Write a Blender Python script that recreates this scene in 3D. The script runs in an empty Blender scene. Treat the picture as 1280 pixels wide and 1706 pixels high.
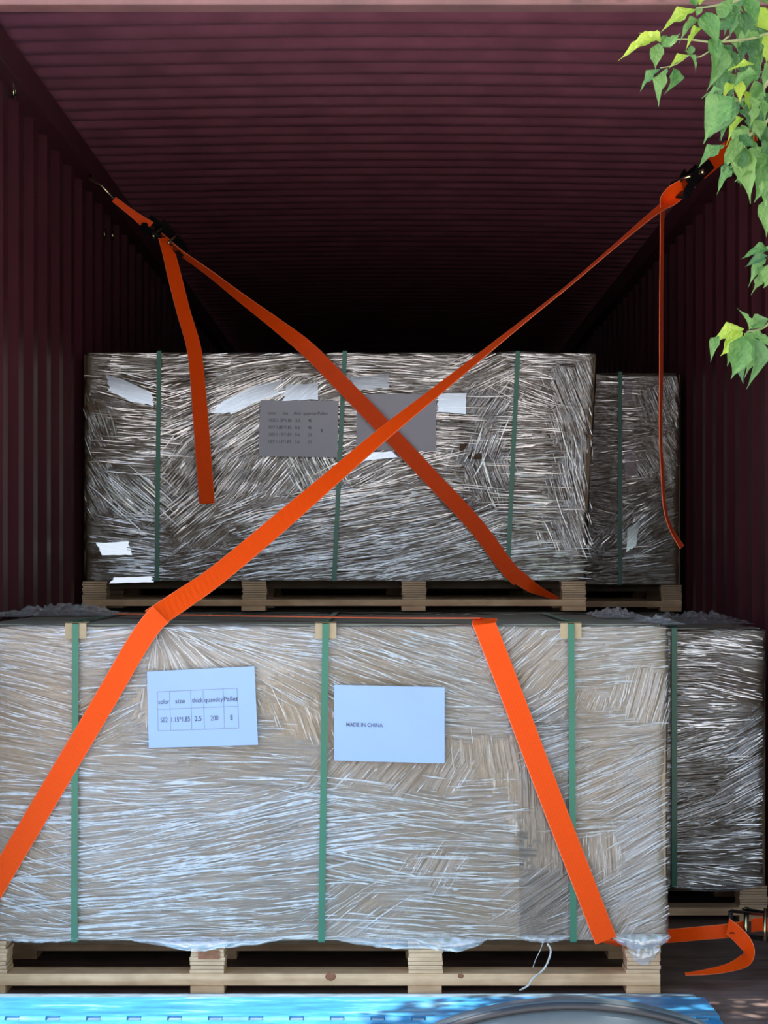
import bpy, bmesh, math, random
from mathutils import Vector, Matrix, noise

S = bpy.context.scene
# ------------------------------------------------------------------ camera
# px = 650 + 3590*x/D , py = 940 - 3590*(z-1.14)/D , D = y + 5.7   (frame 1280x1706)
FPX, CX, HY, CZ, CD = 3590.0, 650.0, 940.0, 1.14, 5.7
cam = bpy.data.cameras.new('camera')
cam.sensor_fit = 'VERTICAL'; cam.sensor_height = 36.0; cam.sensor_width = 27.0
cam.lens = FPX / 1706 * 36
cam.shift_x = -(CX - 640) / 1706; cam.shift_y = (HY - 853) / 1706
cam.clip_start = 0.05; cam.clip_end = 300
co = bpy.data.objects.new('camera', cam); S.collection.objects.link(co)
co.location = (0, -CD, CZ); co.rotation_euler = (math.pi / 2, 0, 0)
S.camera = co
# ------------------------------------------------------------------ sky, sun, exposure
w = bpy.data.worlds.new('sky'); S.world = w; w.use_nodes = True
nt = w.node_tree; nt.nodes.clear()
wo = nt.nodes.new('ShaderNodeOutputWorld'); bg = nt.nodes.new('ShaderNodeBackground')
tc = nt.nodes.new('ShaderNodeTexCoord'); sp = nt.nodes.new('ShaderNodeSeparateXYZ')
cr = nt.nodes.new('ShaderNodeValToRGB')
nt.links.new(tc.outputs['Generated'], sp.inputs[0]); nt.links.new(sp.outputs['Z'], cr.inputs[0])
e = cr.color_ramp.elements
e[0].position = 0.0; e[0].color = (1.25, 1.32, 1.40, 1)
e[1].position = 1.0; e[1].color = (0.30, 0.50, 0.95, 1)
m_ = cr.color_ramp.elements.new(0.35); m_.color = (0.60, 0.76, 1.0, 1)
nt.links.new(cr.outputs[0], bg.inputs[0]); bg.inputs[1].default_value = 2.05
nt.links.new(bg.outputs[0], wo.inputs[0])
sun = bpy.data.lights.new('sun', 'SUN'); sun.energy = 11.0; sun.angle = 0.009; sun.color = (1, 0.95, 0.86)
so = bpy.data.objects.new('sun', sun); S.collection.objects.link(so)
SUN_DIR = Vector((-0.05, 0.16, -1.0)).normalized()       # direction the light travels
so.rotation_euler = SUN_DIR.to_track_quat('-Z', 'Y').to_euler(); so.location = (0, -3, 8)
S.view_settings.view_transform = 'Standard'; S.view_settings.look = 'None'
S.view_settings.gamma = 1.0; S.view_settings.use_curve_mapping = False
S.view_settings.exposure = 0.0

rnd = random.Random(7)
def P(px, py, y):
    D = y + CD
    return Vector(((px - CX) * D / FPX, y, CZ - (py - HY) * D / FPX))

# ------------------------------------------------------------------ node helpers
class NT:
    def __init__(s, name):
        s.m = bpy.data.materials.new(name); s.m.use_nodes = True
        s.t = s.m.node_tree; s.t.nodes.clear()
        s.out = s.n('ShaderNodeOutputMaterial')
    def n(s, typ, **kw):
        nd = s.t.nodes.new(typ)
        for k, v in kw.items():
            if k in ('operation', 'blend_type', 'data_type', 'attribute_name', 'noise_dimensions', 'bands_direction', 'wave_type', 'wave_profile', 'feature'):
                setattr(nd, k, v)
            else:
                nd.inputs[k.replace('_', ' ')].default_value = v
        return nd
    def l(s, a, b): s.t.links.new(a, b)
    def ramp(s, fac, stops):
        r = s.n('ShaderNodeValToRGB'); el = r.color_ramp.elements
        el[0].position, el[0].color = stops[0][0], (*stops[0][1], 1)
        el[1].position, el[1].color = stops[-1][0], (*stops[-1][1], 1)
        for p, c in stops[1:-1]:
            x = el.new(p); x.color = (*c, 1)
        s.l(fac, r.inputs[0]); return r.outputs[0]
    def noise(s, vec, scale, detail=3, rough=0.5):
        x = s.n('ShaderNodeTexNoise'); x.inputs['Scale'].default_value = scale
        x.inputs['Detail'].default_value = detail; x.inputs['Roughness'].default_value = rough
        s.l(vec, x.inputs['Vector']); return x.outputs['Fac']
    def mapping(s, vec, scale=(1, 1, 1), rot=(0, 0, 0)):
        x = s.n('ShaderNodeMapping'); x.inputs['Scale'].default_value = scale
        x.inputs['Rotation'].default_value = rot; s.l(vec, x.inputs['Vector']); return x.outputs[0]
    def coord(s, which='Object'): return s.n('ShaderNodeTexCoord').outputs[which]
    def bump(s, h, strength, dist):
        b = s.n('ShaderNodeBump'); b.inputs['Strength'].default_value = strength
        b.inputs['Distance'].default_value = dist; s.l(h, b.inputs['Height']); return b.outputs[0]
    def principled(s, color=None, rough=0.5, metal=0.0, spec=0.5):
        p = s.n('ShaderNodeBsdfPrincipled')
        if isinstance(color, (tuple, list)): p.inputs['Base Color'].default_value = (*color, 1)
        elif color is not None: s.l(color, p.inputs['Base Color'])
        p.inputs['Roughness'].default_value = rough; p.inputs['Metallic'].default_value = metal
        p.inputs['Specular IOR Level'].default_value = spec
        return p
    def fin(s, sh): s.l(sh, s.out.inputs[0]); return s.m

def mat_simple(name, c, rough=0.5, metal=0.0, var=0.25, scale=8.0, spec=0.5, bump=0.0):
    k = NT(name); v = k.coord()
    f = k.noise(v, scale, 5, 0.6)
    lo = tuple(max(0, x * (1 - var)) for x in c); hi = tuple(min(1, x * (1 + var)) for x in c)
    p = k.principled(k.ramp(f, [(0.3, lo), (0.7, hi)]), rough, metal, spec)
    if bump: k.l(k.bump(k.noise(v, scale * 8, 3), 0.5, bump), p.inputs['Normal'])
    return k.fin(p.outputs[0])

def mat_wood(name, lo, hi, stretch=(3, 40, 60)):
    k = NT(name); v = k.coord()
    a = k.noise(k.mapping(v, stretch), 1.0, 5, 0.65)
    b = k.noise(v, 9.0, 3)
    c1 = k.ramp(a, [(0.3, lo), (0.68, hi)])
    mx = k.n('ShaderNodeMix', data_type='RGBA', blend_type='MULTIPLY'); mx.inputs[0].default_value = 0.55
    k.l(c1, mx.inputs[6]); k.l(k.ramp(b, [(0.35, (0.55, 0.5, 0.45)), (0.6, (1, 1, 1))]), mx.inputs[7])
    p = k.principled(mx.outputs[2], 0.75, 0, 0.25)
    k.l(k.bump(a, 0.5, 0.0015), p.inputs['Normal'])
    return k.fin(p.outputs[0])

def mat_steel(name, c):
    k = NT(name); v = k.coord()
    a = k.noise(k.mapping(v, (3, 3, 0.6)), 2.0, 6, 0.6); b = k.noise(v, 22, 5, 0.7)
    col = k.ramp(a, [(0.3, tuple(x * 0.75 for x in c)), (0.7, tuple(x * 1.25 for x in c))])
    mx = k.n('ShaderNodeMix', data_type='RGBA', blend_type='MIX')
    k.l(k.ramp(b, [(0.66, (0, 0, 0)), (0.76, (0.6, 0.6, 0.6))]), mx.inputs[0])
    k.l(col, mx.inputs[6]); mx.inputs[7].default_value = (c[0] * 1.1, c[1] * 2.2, c[2] * 1.9, 1)
    p = k.principled(mx.outputs[2], 0.42, 0, 0.5)
    k.l(k.bump(b, 0.15, 0.002), p.inputs['Normal'])
    return k.fin(p.outputs[0])

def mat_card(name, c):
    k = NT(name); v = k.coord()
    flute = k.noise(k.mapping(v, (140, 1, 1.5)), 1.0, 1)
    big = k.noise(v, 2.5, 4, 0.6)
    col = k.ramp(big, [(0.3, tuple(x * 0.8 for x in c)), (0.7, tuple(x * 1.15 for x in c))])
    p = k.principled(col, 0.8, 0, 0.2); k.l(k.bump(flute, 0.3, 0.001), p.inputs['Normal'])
    return k.fin(p.outputs[0])

def mat_film(name, haze, streak, tint, rough=0.16, spec=0.9, bump=1.0):
    """stretch film: clear where single, whiter where its folds lie over one another; folds run along attribute 'flow'"""
    k = NT(name)
    at = k.n('ShaderNodeAttribute', attribute_name='flow').outputs['Vector']
    f1 = k.noise(k.mapping(at, (230, 5, 1)), 1.0, 2, 0.5)
    f2 = k.noise(k.mapping(at, (70, 2.2, 1)), 1.0, 3, 0.55)
    f3 = k.noise(k.coord(), 3.2, 3, 0.5)
    a = k.n('ShaderNodeMath', operation='MULTIPLY'); k.l(f1, a.inputs[0]); k.l(f2, a.inputs[1])
    st = k.ramp(a.outputs[0], [(0.20, (0, 0, 0)), (0.42, (1, 1, 1))])
    lay = k.ramp(f3, [(0.36, (0.25, 0.25, 0.25)), (0.62, (1, 1, 1))])
    m1 = k.n('ShaderNodeMath', operation='MULTIPLY'); k.l(st, m1.inputs[0]); k.l(lay, m1.inputs[1])
    m2 = k.n('ShaderNodeMath', operation='MULTIPLY'); k.l(m1.outputs[0], m2.inputs[0]); m2.inputs[1].default_value = streak
    dn = k.n('ShaderNodeAttribute', attribute_name='dens').outputs['Fac']
    m3 = k.n('ShaderNodeMath', operation='MULTIPLY'); k.l(lay, m3.inputs[0]); m3.inputs[1].default_value = haze
    m4 = k.n('ShaderNodeMath', operation='ADD'); k.l(m2.outputs[0], m4.inputs[0]); k.l(m3.outputs[0], m4.inputs[1]); m4.use_clamp = True
    m6 = k.n('ShaderNodeMath', operation='MULTIPLY'); k.l(m4.outputs[0], m6.inputs[0]); k.l(dn, m6.inputs[1]); m4 = m6
    hb = k.n('ShaderNodeMath', operation='ADD'); k.l(f1, hb.inputs[0])
    h2 = k.n('ShaderNodeMath', operation='MULTIPLY'); k.l(f2, h2.inputs[0]); h2.inputs[1].default_value = 3.0
    k.l(h2.outputs[0], hb.inputs[1])
    bn = k.bump(hb.outputs[0], bump, 0.004)
    df = k.n('ShaderNodeBsdfDiffuse'); df.inputs[0].default_value = (*tint, 1); k.l(bn, df.inputs['Normal'])
    tr = k.n('ShaderNodeBsdfTransparent'); tr.inputs[0].default_value = (0.96, 0.97, 0.97, 1)
    mx = k.n('ShaderNodeMixShader'); k.l(m4.outputs[0], mx.inputs[0]); k.l(tr.outputs[0], mx.inputs[1]); k.l(df.outputs[0], mx.inputs[2])
    gl = k.n('ShaderNodeBsdfGlossy'); gl.inputs['Roughness'].default_value = rough; k.l(bn, gl.inputs['Normal'])
    gl.inputs[0].default_value = (1, 1, 1, 1)
    fr = k.n('ShaderNodeFresnel'); fr.inputs[0].default_value = 1.5; k.l(bn, fr.inputs['Normal'])
    fm = k.n('ShaderNodeMath', operation='MULTIPLY_ADD'); k.l(fr.outputs[0], fm.inputs[0]); fm.inputs[1].default_value = spec * 2.0; fm.inputs[2].default_value = spec * 0.10; fm.use_clamp = True
    m5 = k.n('ShaderNodeMixShader'); k.l(fm.outputs[0], m5.inputs[0]); k.l(mx.outputs[0], m5.inputs[1]); k.l(gl.outputs[0], m5.inputs[2])
    return k.fin(m5.outputs[0])

def mat_ridge(name, tint, alpha, gloss, rough):
    k = NT(name)
    p = k.n('ShaderNodeBsdfDiffuse'); p.inputs[0].default_value = (*tint, 1)
    tr = k.n('ShaderNodeBsdfTransparent')
    f = k.noise(k.coord(), 30, 2)
    r = k.ramp(f, [(0.35, (alpha * 0.45,) * 3), (0.65, (alpha,) * 3)])
    mx = k.n('ShaderNodeMixShader'); k.l(r, mx.inputs[0]); k.l(tr.outputs[0], mx.inputs[1]); k.l(p.outputs[0], mx.inputs[2])
    gl = k.n('ShaderNodeBsdfGlossy'); gl.inputs['Roughness'].default_value = rough
    m5 = k.n('ShaderNodeMixShader'); m5.inputs[0].default_value = gloss
    k.l(mx.outputs[0], m5.inputs[1]); k.l(gl.outputs[0], m5.inputs[2])
    return k.fin(m5.outputs[0])

def mat_web(name, c):
    k = NT(name)
    v = k.n('ShaderNodeUVMap').outputs[0]
    wv = k.n('ShaderNodeTexWave', wave_type='BANDS', bands_direction='X'); wv.inputs['Scale'].default_value = 2.2
    wv.inputs['Distortion'].default_value = 0.0; k.l(v, wv.inputs['Vector'])
    nz = k.noise(k.mapping(v, (2, 260, 1)), 1.0, 1)
    ad = k.n('ShaderNodeMath', operation='MULTIPLY_ADD'); k.l(wv.outputs['Fac'], ad.inputs[0]); ad.inputs[1].default_value = 0.3; k.l(nz, ad.inputs[2])
    col = k.ramp(ad.outputs[0], [(0.3, tuple(x * 0.92 for x in c)), (0.7, c)])
    p = k.principled(col, 0.6, 0, 0.2)
    p.inputs['Sheen Weight'].default_value = 0.05; p.inputs['Sheen Tint'].default_value = (1, 0.5, 0.4, 1)
    k.l(k.bump(ad.outputs[0], 0.35, 0.0006), p.inputs['Normal'])
    tl = k.n('ShaderNodeBsdfTranslucent'); tl.inputs[0].default_value = (*c, 1)
    mx = k.n('ShaderNodeMixShader'); mx.inputs[0].default_value = 0.08
    k.l(p.outputs[0], mx.inputs[1]); k.l(tl.outputs[0], mx.inputs[2])
    return k.fin(mx.outputs[0])

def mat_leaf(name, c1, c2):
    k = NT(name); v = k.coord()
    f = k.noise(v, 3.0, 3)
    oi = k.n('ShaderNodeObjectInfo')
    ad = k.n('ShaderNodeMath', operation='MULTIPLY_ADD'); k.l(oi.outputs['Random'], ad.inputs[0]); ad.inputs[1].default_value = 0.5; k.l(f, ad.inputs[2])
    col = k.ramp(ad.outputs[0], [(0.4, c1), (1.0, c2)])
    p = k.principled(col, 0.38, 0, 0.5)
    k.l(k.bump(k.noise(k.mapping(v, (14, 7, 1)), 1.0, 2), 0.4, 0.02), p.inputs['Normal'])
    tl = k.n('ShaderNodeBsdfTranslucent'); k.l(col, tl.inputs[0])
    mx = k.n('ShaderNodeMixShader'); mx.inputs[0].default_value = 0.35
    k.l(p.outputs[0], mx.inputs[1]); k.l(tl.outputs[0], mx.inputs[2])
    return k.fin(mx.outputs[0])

M = {}
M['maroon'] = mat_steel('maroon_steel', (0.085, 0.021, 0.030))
M['roof'] = mat_steel('roof_steel_lit', (0.20, 0.064, 0.090))  # same paint as the walls, lightened to carry the light on the ceiling
M['header'] = mat_steel('header_steel', (0.17, 0.075, 0.072))
M['floor'] = mat_wood('container_plywood', (0.17, 0.11, 0.095), (0.32, 0.23, 0.20), (3, 24, 24))
M['ground'] = mat_simple('yard_concrete', (0.72, 0.63, 0.57), 0.9, 0, 0.15, 2.0)
M['dock'] = mat_simple('dock_concrete', (0.3, 0.29, 0.27), 0.9, 0, 0.15, 2.0)
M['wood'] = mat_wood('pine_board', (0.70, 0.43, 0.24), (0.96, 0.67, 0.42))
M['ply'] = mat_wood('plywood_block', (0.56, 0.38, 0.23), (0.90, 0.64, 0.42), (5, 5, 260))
M['shadewood'] = mat_wood('shaded_deck_board', (0.075, 0.05, 0.032), (0.13, 0.09, 0.055))  # shade in the recess under the load is put into this dark colour
M['knot'] = mat_simple('wood_knot', (0.30, 0.12, 0.06), 0.7, 0, 0.3, 60)
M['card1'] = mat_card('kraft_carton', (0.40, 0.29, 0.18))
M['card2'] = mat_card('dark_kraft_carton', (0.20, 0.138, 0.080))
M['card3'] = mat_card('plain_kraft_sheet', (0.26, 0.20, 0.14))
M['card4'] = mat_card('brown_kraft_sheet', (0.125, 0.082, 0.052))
M['lid'] = mat_simple('lid_board', (0.26, 0.25, 0.19), 0.7, 0, 0.15, 4)
M['protector'] = mat_simple('corner_card', (0.46, 0.34, 0.20), 0.8, 0, 0.1, 20)
M['film1'] = mat_film('stretch_film_milky', 0.13, 0.55, (0.80, 0.79, 0.78), 0.20, 0.4)
M['film2'] = mat_film('stretch_film_clear', 0.02, 0.60, (0.92, 0.90, 0.84), 0.16, 0.9, 1.0)
M['ridge1'] = mat_ridge('film_fold_milky', (0.88, 0.87, 0.86), 0.62, 0.14, 0.25)
M['ridge2'] = mat_ridge('film_fold_clear', (0.95, 0.88, 0.74), 0.85, 0.38, 0.12)
M['gloss'] = mat_ridge('glint_film', (0.75, 0.78, 0.78), 0.22, 0.5, 0.12)
M['bunch'] = mat_ridge('bunched_film', (0.8, 0.83, 0.87), 0.45, 0.25, 0.2)
M['green'] = mat_simple('green_band', (0.014, 0.165, 0.09), 0.35, 0, 0.12, 6)
M['paper'] = mat_simple('printed_paper', (0.37, 0.50, 0.78), 0.8, 0, 0.02, 4)
M['ink'] = mat_simple('black_ink', (0.09, 0.09, 0.10), 0.7, 0, 0.1)
M['rule'] = mat_simple('grey_rule', (0.28, 0.33, 0.42), 0.7, 0, 0.05)
M['orange'] = mat_web('orange_webbing', (1.0, 0.085, 0.0))
M['selvedge'] = mat_simple('webbing_edge', (0.95, 0.22, 0.10), 0.6, 0, 0.05)
M['blacksteel'] = mat_simple('black_steel', (0.02, 0.02, 0.022), 0.3, 0.6, 0.3, 40)
M['zinc'] = mat_simple('yellow_zinc', (0.55, 0.50, 0.30), 0.25, 1.0, 0.2, 60)
M['blue'] = None
k = NT('worn_blue_paint'); v = k.coord()
a = k.noise(k.mapping(v, (4, 16, 10)), 1.6, 6, 0.65); b = k.noise(v, 18, 5, 0.7)
c_ = k.ramp(a, [(0.30, (0.015, 0.14, 0.38)), (0.56, (0.04, 0.27, 0.52)), (0.70, (0.24, 0.45, 0.56))])
p = k.principled(c_, 0.42, 0, 0.5); k.l(k.bump(b, 0.3, 0.002), p.inputs['Normal']); M['blue'] = k.fin(p.outputs[0])
M['bluegrey'] = mat_simple('scuffed_blue_steel', (0.20, 0.31, 0.42), 0.4, 0.3, 0.35, 14)
M['bluedark'] = mat_simple('deep_blue_paint', (0.006, 0.10, 0.45), 0.35, 0, 0.15, 10)
M['vinyl'] = mat_simple('grey_vinyl', (0.075, 0.095, 0.105), 0.38, 0, 0.25, 6)
M['piping'] = mat_simple('dark_piping', (0.020, 0.022, 0.028), 0.5, 0, 0.2, 6)
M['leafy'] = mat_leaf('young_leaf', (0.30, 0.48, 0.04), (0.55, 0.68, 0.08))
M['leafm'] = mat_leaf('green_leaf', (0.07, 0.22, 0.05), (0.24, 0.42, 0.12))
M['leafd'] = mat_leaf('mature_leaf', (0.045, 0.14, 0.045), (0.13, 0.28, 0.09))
M['stem'] = mat_simple('green_twig', (0.35, 0.36, 0.16), 0.6, 0, 0.2, 30)
M['bark'] = mat_simple('tree_bark', (0.16, 0.12, 0.08), 0.9, 0, 0.35, 30, bump=0.005)
M['cord'] = mat_simple('white_cord', (0.62, 0.62, 0.60), 0.7, 0, 0.15, 30)
M['grout'] = mat_simple('tree_soil', (0.12, 0.09, 0.06), 0.95, 0, 0.3, 20)

# ------------------------------------------------------------------ object helpers
def link(name, me, mat=None, parent=None):
    o = bpy.data.objects.new(name, me); S.collection.objects.link(o)
    if mat is not None and me is not None: me.materials.append(mat)
    if parent is not None: o.parent = parent
    return o
def frommesh(name, vs, fs, mat, parent=None, smooth=False):
    me = bpy.data.meshes.new(name); me.from_pydata([tuple(v) for v in vs], [], fs)
    me.polygons.foreach_set('use_smooth', [smooth] * len(me.polygons)); me.update()
    return link(name, me, mat, parent)
def bmobj(name, bm, mat, parent=None, smooth=False):
    me = bpy.data.meshes.new(name); bm.to_mesh(me); bm.free()
    me.polygons.foreach_set('use_smooth', [smooth] * len(me.polygons))
    return link(name, me, mat, parent)
def tag(o, label=None, cat=None, group=None, kind=None):
    if label: o['label'] = label
    if cat: o['category'] = cat
    if group: o['group'] = group
    if kind: o['kind'] = kind
    return o
def empty(name, loc, label, cat, group=None):
    o = bpy.data.objects.new(name, None); S.collection.objects.link(o); o.empty_display_size = 0.1
    o.location = loc; bpy.context.view_layer.update()
    return tag(o, label, cat, group)
def world_child(o, root):
    """vertices were given in world space: shift into the root's frame (roots are never rotated)"""
    o.data.transform(Matrix.Translation(-root.location)); return o
def box(bm, x0, x1, y0, y1, z0, z1, bev=0.0):
    r = bmesh.ops.create_cube(bm, size=1.0)
    vs = r['verts']
    for v in vs:
        v.co = Vector((x0 + (v.co.x + .5) * (x1 - x0), y0 + (v.co.y + .5) * (y1 - y0), z0 + (v.co.z + .5) * (z1 - z0)))
    if bev:
        es = list({e for v in vs for e in v.link_edges})
        bmesh.ops.bevel(bm, geom=es, offset=bev, segments=2, affect='EDGES', profile=0.6)
def boxobj(name, x0, x1, y0, y1, z0, z1, mat, parent=None, bev=0.0):
    bm = bmesh.new(); box(bm, x0, x1, y0, y1, z0, z1, bev); return bmobj(name, bm, mat, parent)
def tube(path, radii, seg=8):
    vs, fs = [], []; n = len(path); prev = None
    for i, p in enumerate(path):
        p = Vector(p); t = (Vector(path[min(i + 1, n - 1)]) - Vector(path[max(i - 1, 0)])).normalized()
        if prev is None:
            prev = Vector((0, 0, 1)) if abs(t.z) < 0.9 else Vector((1, 0, 0))
        a = (prev - t * prev.dot(t)).normalized(); b = t.cross(a); prev = a
        r = radii[i] if isinstance(radii, (list, tuple)) else radii
        for j in range(seg):
            an = 2 * math.pi * j / seg; vs.append(p + a * math.cos(an) * r + b * math.sin(an) * r)
    for i in range(n - 1):
        for j in range(seg):
            q = (j + 1) % seg; fs.append((i * seg + j, i * seg + q, (i + 1) * seg + q, (i + 1) * seg + j))
    fs.append(tuple(range(seg))[::-1]); fs.append(tuple((n - 1) * seg + j for j in range(seg)))
    return vs, fs
def join(parts):
    V, F = [], []
    for vs, fs in parts:
        o = len(V); V += list(vs); F += [tuple(i + o for i in f) for f in fs]
    return V, F
def catmull(pts, n=8):
    out = []
    for i in range(len(pts) - 1):
        p0 = pts[max(i - 1, 0)]; p1 = pts[i]; p2 = pts[i + 1]; p3 = pts[min(i + 2, len(pts) - 1)]
        for j in range(n):
            t = j / n
            out.append(0.5 * ((2 * p1) + (-p0 + p2) * t + (2 * p0 - 5 * p1 + 4 * p2 - p3) * t * t + (-p0 + 3 * p1 - 3 * p2 + p3) * t ** 3))
    out.append(pts[-1]); return out

# ------------------------------------------------------------------ container shell
XL, XR, YF, YB, H = -1.165, 1.275, -0.45, 11.55, 2.69
def corrugated(name, along, pitch, depth, make, mat, a0, a1):
    # trapezoid profile: returns list of (a, d)
    prof = []; a = a0; f = pitch / 4
    while a < a1:
        prof += [(a, 0), (a + f * 1.2, 0), (a + f * 2, depth), (a + f * 3.2, depth)]
        a += pitch
    prof = [(min(q, a1), d) for q, d in prof] + [(a1, 0)]
    vs, fs = [], []
    for q, d in prof:
        vs += make(q, d)
    for i in range(len(prof) - 1):
        fs.append((2 * i, 2 * i + 1, 2 * i + 3, 2 * i + 2))
    return tag(frommesh(name, vs, fs, mat), kind='structure')
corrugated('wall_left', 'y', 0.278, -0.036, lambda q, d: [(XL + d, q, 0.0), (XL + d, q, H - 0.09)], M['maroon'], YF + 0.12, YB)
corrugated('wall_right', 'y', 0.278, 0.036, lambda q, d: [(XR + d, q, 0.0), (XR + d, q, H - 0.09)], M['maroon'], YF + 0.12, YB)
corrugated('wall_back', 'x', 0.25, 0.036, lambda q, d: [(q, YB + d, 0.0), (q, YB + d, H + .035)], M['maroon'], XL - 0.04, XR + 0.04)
# roof sheet: rounded corrugations running across, slightly domed
vs, fs = [], []; pitch = 0.163; ny = int((YB - YF) / pitch * 10); nx = 12
for i in range(ny + 1):
    y = YF + i * pitch / 10
    ph = (i % 10) / 10
    d = 0.5 - 0.5 * math.cos(2 * math.pi * ph); d = min(1, max(0, (d - .2) / .6))
    for j in range(nx + 1):
        x = XL - .04 + (XR - XL + .08) * j / nx
        dome = 0.018 * math.sin(math.pi * j / nx)
        vs.append((x, y, H + dome + 0.022 * d))
for i in range(ny):
    for j in range(nx):
        a = i * (nx + 1) + j; fs.append((a, a + 1, a + nx + 2, a + nx + 1))
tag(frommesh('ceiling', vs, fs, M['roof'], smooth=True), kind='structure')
tag(boxobj('floor', XL - .05, XR + .05, YF, YB + .04, -0.15, 0.0, M['floor']), kind='structure')
tag(boxobj('trim_1', XL - .06, XR + .06, YF, YF + 0.075, 2.503, 2.78, M['header'], bev=0.006), kind='structure')
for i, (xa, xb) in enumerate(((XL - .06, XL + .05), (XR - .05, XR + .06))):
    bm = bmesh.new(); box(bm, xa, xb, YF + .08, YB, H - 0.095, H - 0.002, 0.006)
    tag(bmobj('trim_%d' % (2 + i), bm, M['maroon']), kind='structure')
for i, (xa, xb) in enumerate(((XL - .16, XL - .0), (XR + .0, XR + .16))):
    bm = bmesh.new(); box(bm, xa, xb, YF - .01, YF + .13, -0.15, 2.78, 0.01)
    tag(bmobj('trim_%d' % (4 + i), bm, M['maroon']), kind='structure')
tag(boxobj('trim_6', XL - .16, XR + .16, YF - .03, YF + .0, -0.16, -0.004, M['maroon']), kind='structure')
tag(boxobj('trim_7', XL - .5, XR + .5, YF - .02, YB + .3, -1.2, -0.16, M['dock']), kind='structure')
tag(frommesh('ground', [(-40, -40, -1.2), (40, -40, -1.2), (40, 40, -1.2), (-40, 40, -1.2)], [(0, 1, 2, 3)], M['ground']), kind='structure')

# ------------------------------------------------------------------ film flow fields, given as (px, py, angle in degrees, down to the right is positive)
def nearest(zones, px, py):
    best = None; bd = 1e18
    for z in zones:
        d = (z[0] - px) ** 2 + (1.6 * (z[1] - py)) ** 2
        if d < bd: bd = d; best = z
    return best
def flow_at(zones, px, py):
    z = nearest(zones, px, py)
    if isinstance(z[2], tuple):
        ox, oy = z[2]; return math.degrees(math.atan2(py - oy, px - ox)), z
    return z[2], z
Z_L1 = [(50,1060,8),(60,1110,12),(60,1180,15),(60,1260,9),(60,1330,3),(50,1400,24),(90,1470,20),(60,1520,16),(60,1555,3),
 (190,1065,-6),(190,1120,-2),(180,1190,-28),(230,1270,2),(180,1320,3),(300,1320,-4),(180,1370,-6),(280,1160,(262,1035)),
 (300,1070,(262,1038)),(300,1110,(262,1036)),(380,1080,(262,1036)),(460,1100,(262,1030)),(500,1070,7),(500,1150,30),(495,1190,70),(450,1230,2),(430,1270,3),
 (200,1420,-9),(330,1410,-11),(450,1360,-12),(480,1420,-11),(300,1470,-6),(450,1470,-5),(200,1500,-4),(300,1540,-2),(480,1545,-4),
 (600,1070,17),(700,1075,15),(620,1110,20),(760,1110,17),(600,1280,-48),(680,1300,-50),(740,1290,-60),(620,1330,8),(700,1345,9),(800,1340,-4),
 (600,1390,-6),(700,1400,3),(820,1410,3),(620,1440,12),(720,1440,-58),(650,1470,0),(800,1470,1),(760,1505,7),(600,1520,-35),(700,1545,3),(820,1560,2),
 (820,1170,13),(800,1205,3),(870,1195,-5),(800,1250,85),(850,1260,80),(880,1300,88),(900,1400,89),(900,1500,-35),(900,1550,-20),
 (870,1090,-42),(900,1130,-48),(910,1170,-30),(880,1210,-5),(920,1260,-18),(925,1350,88),
 (1000,1065,-2),(1040,1085,-4),(990,1110,-6),(1000,1140,-3),(1000,1170,-68),(1050,1160,-75),(1000,1205,-4),(1020,1230,-8),(990,1270,-20),(1060,1270,-24),
 (980,1300,-22),(1060,1330,-28),(985,1370,-4),(1000,1420,86),(1065,1400,-30),(1070,1460,-26),(1080,1510,-28),(1080,1560,-20),(1030,1560,-60)]
Z_U3 = [(190,600,3),(210,655,14),(215,700,4),(215,760,3),(160,700,70),(165,820,60),(200,830,40),(215,890,8),(215,950,3),
 (320,610,-6),(330,645,-16),(330,690,-22),(370,720,-34),(330,770,-50),(420,640,-20),(400,680,-28),(440,600,-8),(450,790,-50),(390,800,-52),(400,860,-22),(470,870,-10),
 (330,880,-40),(420,920,-10),(500,930,-6),(350,950,-12),(520,600,-3),(500,650,-36),(540,640,-20),(520,790,62),(540,840,-10),
 (640,595,2),(740,600,3),(650,635,4),(740,640,-2),(590,700,0),(620,770,-28),(690,780,-14),(640,830,-10),(700,860,-10),(620,900,-8),(700,920,-12),(750,720,3),(745,800,6),
 (810,610,-25),(810,670,-55),(800,740,-70),(820,800,70),(790,860,-18),(820,920,-10),
 (880,605,4),(885,650,20),(885,700,2),(885,750,-2),(885,800,2),(885,860,2),(890,920,-3),(940,650,68),(945,720,72),(940,800,76),(945,880,70),(980,760,88),(930,950,0)]
Z_L2 = [(1165,1070,2),(1220,1075,8),(1165,1120,2),(1220,1130,12),(1165,1180,1),(1200,1200,-4),(1180,1240,-14),(1250,1230,-32),(1180,1290,-4),(1230,1310,-28),(1200,1350,-20),(1200,1390,-3),(1220,1430,-3),(1170,1460,6),(1230,1470,5)]
Z_U4 = [(1045,640,2),(1090,670,68),(1045,690,2),(1045,740,-10),(1100,760,60),(1040,800,-8),(1090,830,-20),(1050,860,-42),(1050,900,-40),(1100,900,-25),(1060,930,-5),(1015,720,3),(1015,850,10)]

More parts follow.
